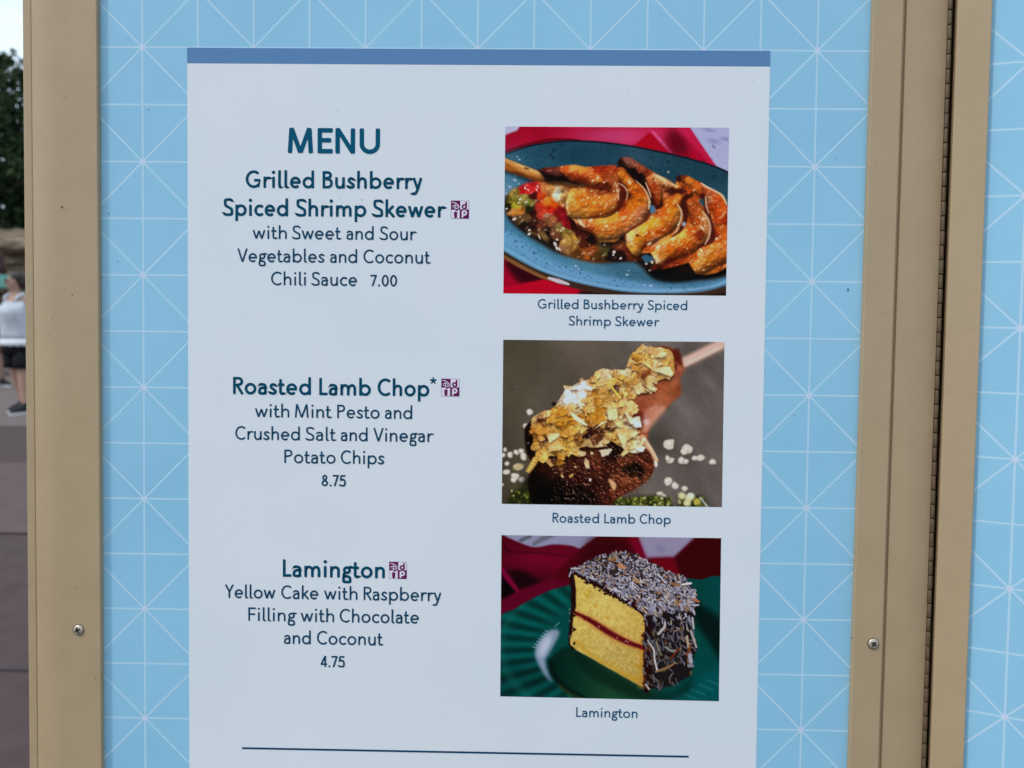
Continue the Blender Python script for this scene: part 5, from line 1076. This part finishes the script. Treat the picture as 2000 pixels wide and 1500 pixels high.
line([('Vegetables', 464.2, 633.7), ('and', 644.9, 697.7), ('Coconut', 709.9, 839.9)], 511.5, 515.3, 26.5, RW, m_text, 'line reading Vegetables and Coconut')
line([('Chili', 529.7, 598.1), ('Sauce', 609.3, 697.7), ('7.00', 723.7, 775.7, 22.3)], 557.3, 559.3, 26.5, RW, m_text, 'line reading Chili Sauce 7.00')
line([('Roasted', 455.5, 607.6), ('Lamb', 623.7, 724.6), ('Chop', 737.6, 838.7)], 770, 774.2, 34, BW, m_bold, 'bold line reading Roasted Lamb Chop with a star', star=(846.3, 743.5, 6.6))
line([('with', 498.1, 565.2), ('Mint', 576.1, 647.1), ('Pesto', 658.8, 741.5), ('and', 751.9, 805.2)], 814.9, 818.3, 26.5, RW, m_text, 'line reading with Mint Pesto and')
line([('Crushed', 459.9, 586), ('Salt', 597.7, 655.7), ('and', 665.8, 718.1), ('Vinegar', 729.5, 845.2)], 859.1, 863, 26.5, RW, m_text, 'line reading Crushed Salt and Vinegar')
line([('Potato', 555.6, 655.7), ('Chips', 665.8, 750.3)], 904.6, 906.6, 26.5, RW, m_text, 'line reading Potato Chips')
line([('8.75', 628.1, 675.7)], 949.3, 949.8, 22.3, .15, m_text, 'price line reading 8.75')
line([('Lamington', 552.7, 751.9)], 1126.8, 1128.9, 34.3, BW, m_bold, 'bold line reading Lamington')
line([('Yellow', 439.7, 538.3), ('Cake', 549.6, 622.1), ('with', 632.9, 698.4), ('Raspberry', 710.4, 862.1)], 1168.6, 1173, 26.5, RW, m_text, 'line reading Yellow Cake with Raspberry')
line([('Filling', 485.3, 577.7), ('with', 587.3, 652.8), ('Chocolate', 663.6, 818.4)], 1213, 1216.8, 26.5, RW, m_text, 'line reading Filling with Chocolate')
line([('and', 554.9, 607.2), ('Coconut', 619.2, 747.6)], 1257.6, 1259.7, 26.5, RW, m_text, 'line reading and Coconut')
line([('4.75', 626.4, 673.7)], 1302.3, 1302.8, 22, .15, m_text, 'price line reading 4.75')
line([('Grilled', 1050.3, 1129.6), ('Bushberry', 1139.7, 1256.6), ('Spiced', 1265.2, 1341.7)], 602.6, 605.7, 18.6, .132, m_cap, 'caption reading Grilled Bushberry Spiced', name='caption')
line([('Shrimp', 1111, 1193), ('Skewer', 1201.6, 1286.1)], 635.5, 637.5, 18.6, .132, m_cap, 'caption reading Shrimp Skewer', name='caption')
line([('Roasted', 1079.1, 1169.7), ('Lamb', 1180, 1240.3), ('Chop', 1249, 1309.6)], 1020.8, 1023, 19, .132, m_cap, 'caption reading Roasted Lamb Chop', name='caption')
line([('Lamington', 1125.2, 1244.8)], 1399.9, 1401.8, 19, .132, m_cap, 'caption reading Lamington', name='caption')
Vv, Ff = [], []; p0 = on_sign(473, 1461); p1 = on_sign(1345, 1477); zz = (p0[2] + p1[2]) / 2
ribbon(Vv, Ff, [(p0[0], zz), (p1[0], zz)], 1.9 * .65 / 1500, -.00048); mesh_obj('rule_line', Vv, Ff, m_text, sheet)

# ---- the purple four-square marks behind three of the names
def ddp(x0, y0, x1, y1, label):
    a = on_sign(x0, y0); c = on_sign(x1, y1); X0, Z1, X1, Z0 = a[0], a[2], c[0], c[2]; W = X1 - X0; Hh = Z1 - Z0
    Vv, Ff, mi = [], [], []
    def fin(i): mi.extend([i] * (len(Ff) - len(mi)))
    def quad(u0, v0, u1, v1, y, i):
        b = len(Vv); Vv.extend([(X0 + u * W, y, Z0 + v * Hh) for u, v in ((u0, v0), (u1, v0), (u1, v1), (u0, v1))]); Ff.append((b, b + 1, b + 2, b + 3)); fin(i)
    def rib(p, hw, y, i): ribbon(Vv, Ff, [(X0 + u * W, Z0 + v * Hh) for u, v in p], hw * W, y); fin(i)
    quad(0, 0, 1, 1, -.00045, 0)
    quad(.515, .515, .985, .985, -.00048, 1); quad(.015, .015, .485, .485, -.00048, 1)
    rib([(.84, .54), (.84, .94)], .046, -.00052, 0); rib(arc(.735, .665, .10, .10, 0, 360, 24), .044, -.00054, 0)           # d
    rib([(.645, .06), (.645, .43)], .046, -.00052, 1); rib(arc(.75, .315, .10, .105, 0, 360, 24), .044, -.00054, 1)         # p
    b = len(Vv); Vv.extend([(X0 + u * W, -.00052, Z0 + v * Hh) for u, v in ((.19, .03), (.335, .03), (.36, .365), (.16, .365))]); Ff.append((b, b + 1, b + 2, b + 3)); fin(0)  # cup
    rib([(.255, .36), (.30, .46), (.40, .455)], .022, -.00055, 0)                                                             # straw
    rib(spl([(.05, .89), (.16, .895), (.30, .83), (.42, .72), (.44, .64), (.38, .58), (.26, .565), (.19, .575)]), .021, -.00052, 1)   # looped initial
    rib([(.225, .79), (.235, .575)], .022, -.00054, 1); rib(spl([(.09, .67), (.14, .725), (.26, .73), (.35, .70), (.34, .655)]), .016, -.00056, 1); rib(spl([(.09, .67), (.13, .63), (.19, .62)]), .012, -.00053, 1)
    tag(mesh_obj('dining_mark', Vv, Ff, [m_purp, m_lav], sheet, False, mi), label)
ddp(881, 391.9, 915.9, 427.3, 'purple mark after Shrimp Skewer'); ddp(862.1, 739.5, 897.2, 774.2, 'purple mark after Lamb Chop'); ddp(760.3, 1096.6, 794.6, 1130.6, 'purple mark after Lamington')

# ---- prints
m_print = mat('photo_print', (.5, .5, .5), .4, .03); N, L, b_ = nodes(m_print)
at_ = N.new('ShaderNodeAttribute'); at_.attribute_name = 'ink'; L.new(at_.outputs['Color'], b_.inputs['Base Color'])
for nm, lb, fn, (cx, cy, cs), cor in PRINTS:
    pt = fn(); nx, nz = 440, 330
    q = [on_sign(*c, -.0004) for c in cor]
    U, T = np.meshgrid(np.linspace(0, 1, nx + 1), np.linspace(0, 1, nz + 1))
    P = (q[0] * ((1 - U) * (1 - T))[..., None] + q[1] * (U * (1 - T))[..., None] + q[2] * (U * T)[..., None] + q[3] * ((1 - U) * T)[..., None])
    c = pt.sample((sign_px(P) - np.array([cx, cy])) * cs)
    c = np.clip(lin(np.clip(c, 0, 255)) / CARD, .0012, .9)
    vv = P.reshape(-1, 3); idx = np.arange((nx + 1) * (nz + 1)).reshape(nz + 1, nx + 1)
    fc = np.stack([idx[:-1, :-1], idx[1:, :-1], idx[1:, 1:], idx[:-1, 1:]], -1).reshape(-1, 4)
    me = bpy.data.meshes.new(nm); me.vertices.add(len(vv)); me.vertices.foreach_set('co', vv.ravel())
    me.loops.add(fc.size); me.loops.foreach_set('vertex_index', fc.ravel().astype(np.int32)); me.polygons.add(len(fc))
    me.polygons.foreach_set('loop_start', np.arange(0, fc.size, 4, dtype=np.int32)); me.update(calc_edges=True)
    ca = me.color_attributes.new('ink', 'FLOAT_COLOR', 'POINT'); ca.data.foreach_set('color', np.c_[c.reshape(-1, 3), np.ones(len(vv))].ravel())
    me.materials.append(m_print); tag(link(bpy.data.objects.new(nm, me), sheet), lb)

# ---- screws
def screw_bm(r):
    bm = bmesh.new(); n = 32; rings = []
    for rr, y in ((r, 0.0), (r * 1.0, -.0006), (r * .9, -.0013), (r * .6, -.0017), (r * .52, -.00175)): rings.append([bm.verts.new((rr * math.cos(2 * math.pi * k / n), y, rr * math.sin(2 * math.pi * k / n))) for k in range(n)])
    for a, b in zip(rings, rings[1:]):
        for k in range(n): bm.faces.new((a[k], b[k], b[(k + 1) % n], a[(k + 1) % n]))
    bm.faces.new(rings[-1]); bmesh.ops.recalc_face_normals(bm, faces=bm.faces[:]); return bm
def recess_bm(r):
    bm = bmesh.new(); P = []
    for k in range(4):
        a = k * math.pi / 2 + .75
        for da, rr in ((-.28, .58), (.28, .58), (math.pi / 4, .22)): P.append((rr * r * math.cos(a + da), -.00182, rr * r * math.sin(a + da)))
    f = bm.faces.new([bm.verts.new(p) for p in P]); bm.normal_update(); return bm
for px, py, rot_ in ((153.5, 1230, .3), (1705.5, 1257, -.25)):
    p = on_sign(px, py, -.005); rr = 10.2 * .65 / 1500
    sc = bm_obj('screw', screw_bm(rr), m_steel, None, True); on_board(sc); sc.location = (p[0], -.00495, p[2] + ZB); sc.rotation_euler = (0, rot_, 0)
    bm_obj('screw_recess', recess_bm(rr), m_dark, sc)
    bm = bmesh.new(); bm.faces.new([bm.verts.new((1.13 * rr * math.cos(2 * math.pi * k / 28), -.00012, 1.13 * rr * math.sin(2 * math.pi * k / 28))) for k in range(28)]); bm_obj('countersink', bm, m_sink, sc)  # flat disc under the head, the countersink's shade put into its colour
# ---- paint chips, knocks and specks
def blot(name, m, spots, y):
    rn = random.Random(4)
    for x, z, r, asp, an in spots:
        P = []; n = 9
        for k in range(n):
            a = 2 * math.pi * k / n; q = r * (.7 + .5 * rn.random()); u, v = math.cos(a) * q, math.sin(a) * q * asp
            P.append((x + u * math.cos(an) - v * math.sin(an), y, z + u * math.sin(an) + v * math.cos(an)))
        on_board(mesh_obj(name, P, [tuple(range(n))], m))
S_ = .65 / 1500
def spot(px, py, r, asp=.6, an=0, y=-.005): p = on_sign(px, py, y); return (p[0], p[2], r * S_, asp, an)
m_chip = mat('bare_chip', (.55, .50, .40), .7, .3); m_speck = mat('dirt', (.03, .03, .03), .8, .2)
rn = random.Random(9)
blot('paint_chip', m_chip, [spot(102, 604, 2.6, .5, 1.2), spot(101, 613, 2.2, .4, 1.0), spot(98, 619, 2.4, .5, .4), spot(86, 636, 2.0, .6, .5), spot(89, 648, 2.6, .5, -.9), spot(92, 654, 2, .5, -.5), spot(80, 632, 1.4), spot(120, 402, 2, .8), spot(78, 410, 1.3)], -.0042)
blot('dirt_speck', m_speck, [spot(120.5, 404, 2.4, .6, 1), spot(141, 576, 1.6, .7), spot(128, 190, 2.2, .25), spot(149, 1149, 1.2), spot(186, 1325, 1.6, .4, 1.4), spot(181, 366, 1.2, .5), spot(1724, 612, 1.3, .6), spot(1712, 318, 1.0, .6), spot(1664, 1246, 2.0, .5, 1.3)], -.00505)
blot('dirt_speck', m_speck, [spot(1656, 567, 1.8, .3, 1.5, 0), spot(1656, 566, 4.0, .3, 1.6, 0), spot(291, 214, 1.2, .8, 0, 0), spot(213, 417, 1.3, .8, 0, 0), spot(230, 511, 1.1, .8, 0, 0), spot(1551, 960 - 148, 1.3, .7, 0, 0), spot(1598, 962, 1.0, .7, 0, 0), spot(376, 711, 1.2, .8, 0, 0)] + [spot(215 + 140 * rn.random(), 20 + 1460 * rn.random(), .5 + .5 * rn.random(), .8, 0, 0) for _ in range(9)] + [spot(1520 + 140 * rn.random(), 20 + 1460 * rn.random(), .5 + .5 * rn.random(), .8, 0, 0) for _ in range(9)], -.0002)
m_fs = mat('faint_dirt', paint(150, 164, 178), .8, .2)
blot('dirt_speck', m_fs, [spot(1472, 160, 1.2, .8, 0, 0), spot(707, 390, 1.6, .7, 0, 0), spot(664, 386, 1.2, .7, 0, 0)] + [spot(380 + 1080 * rn.random(), 150 + 1340 * rn.random(), .5 + .7 * rn.random(), .8, 0, 0) for _ in range(24)], -.00058)

# ---- piano hinge on the right post, and the second board it carries
PITCH = .0121
bm = bmesh.new(); z = -.95; k = 0
while z < ZT + .05:
    r = .0018 if k % 2 else .0016; n = 14; za, zc = z + .0004, z + PITCH - .0004
    ra = [[bm.verts.new((.38955 + SKEW * zz + rr * math.cos(2 * math.pi * i / n), .0020 + rr * math.sin(2 * math.pi * i / n), zz)) for i in range(n)] for zz, rr in ((za, r * .9), (za + .0004, r), (zc - .0004, r), (zc, r * .9))]
    for a, b in zip(ra, ra[1:]):
        for i in range(n): bm.faces.new((a[i], a[(i + 1) % n], b[(i + 1) % n], b[i]))
    bm.faces.new(list(reversed(ra[0]))); bm.faces.new(ra[-1]); z += PITCH; k += 1
hinge = bpart('hinge', bm, m_hinge)
for p in hinge.data.polygons: p.use_smooth = len(p.vertices) == 4
bm = bmesh.new(); box(bm, .3780, .4040, .020, .022, -.95, ZT + .05); o = bm_obj('hinge_gap_backing', bm, m_gap_shade, hinge)  # added sheet closing the slot behind the knuckles, shade painted in as black
bm = bmesh.new(); box(bm, .38955 - .001, .38955 + .001, .0012, .0028, -.95, ZT + .05)
for vt in bm.verts: vt.co.x += SKEW * vt.co.z
bm_obj('hinge_pin', bm, m_gap_shade, hinge)

PHI = R(20)
ax = np.array([.3916, -.003, 0.])
side = empty('side_board', tuple(s2w(ax + np.array([-.0058 * ZB, 0, -ZB]))), (0, 0, 0)); side.rotation_mode = 'QUATERNION'
side.rotation_quaternion = Quaternion((1, 0, 0), -LEAN) @ Quaternion((0, 0, 1), -PHI) @ Quaternion((0, 1, 0), .0058)
tag(side, 'second tan framed blue board, hinged to the menu board, cut by the right photo edge', 'panel board')
def spart(name, bm, m): o = bm_obj(name, bm, m, side); o.location = (0, 0, ZB); return o
m_panel2 = panel_mat('printed_blue_pattern_wide', .0538, .0578, .0534, .0534, .025)
for x0, x1 in ((.0, .0247), (.45, .4747)):
    bm = bmesh.new(); box(bm, x0, x1, 0, .036, -ZB, ZT + .05, .0007); spart('post', bm, m_frame)
for z0, z1 in ((ZT, ZT + .05), (ZL - .05, ZL)):
    bm = bmesh.new(); box(bm, .025, .4497, .0002, .036, z0, z1, .0007); spart('rail', bm, m_frame)
bm = bmesh.new(); box(bm, .0249, .4498, .005, .015, ZL + .0002, ZT - .0002); spart('panel', bm, m_panel2)
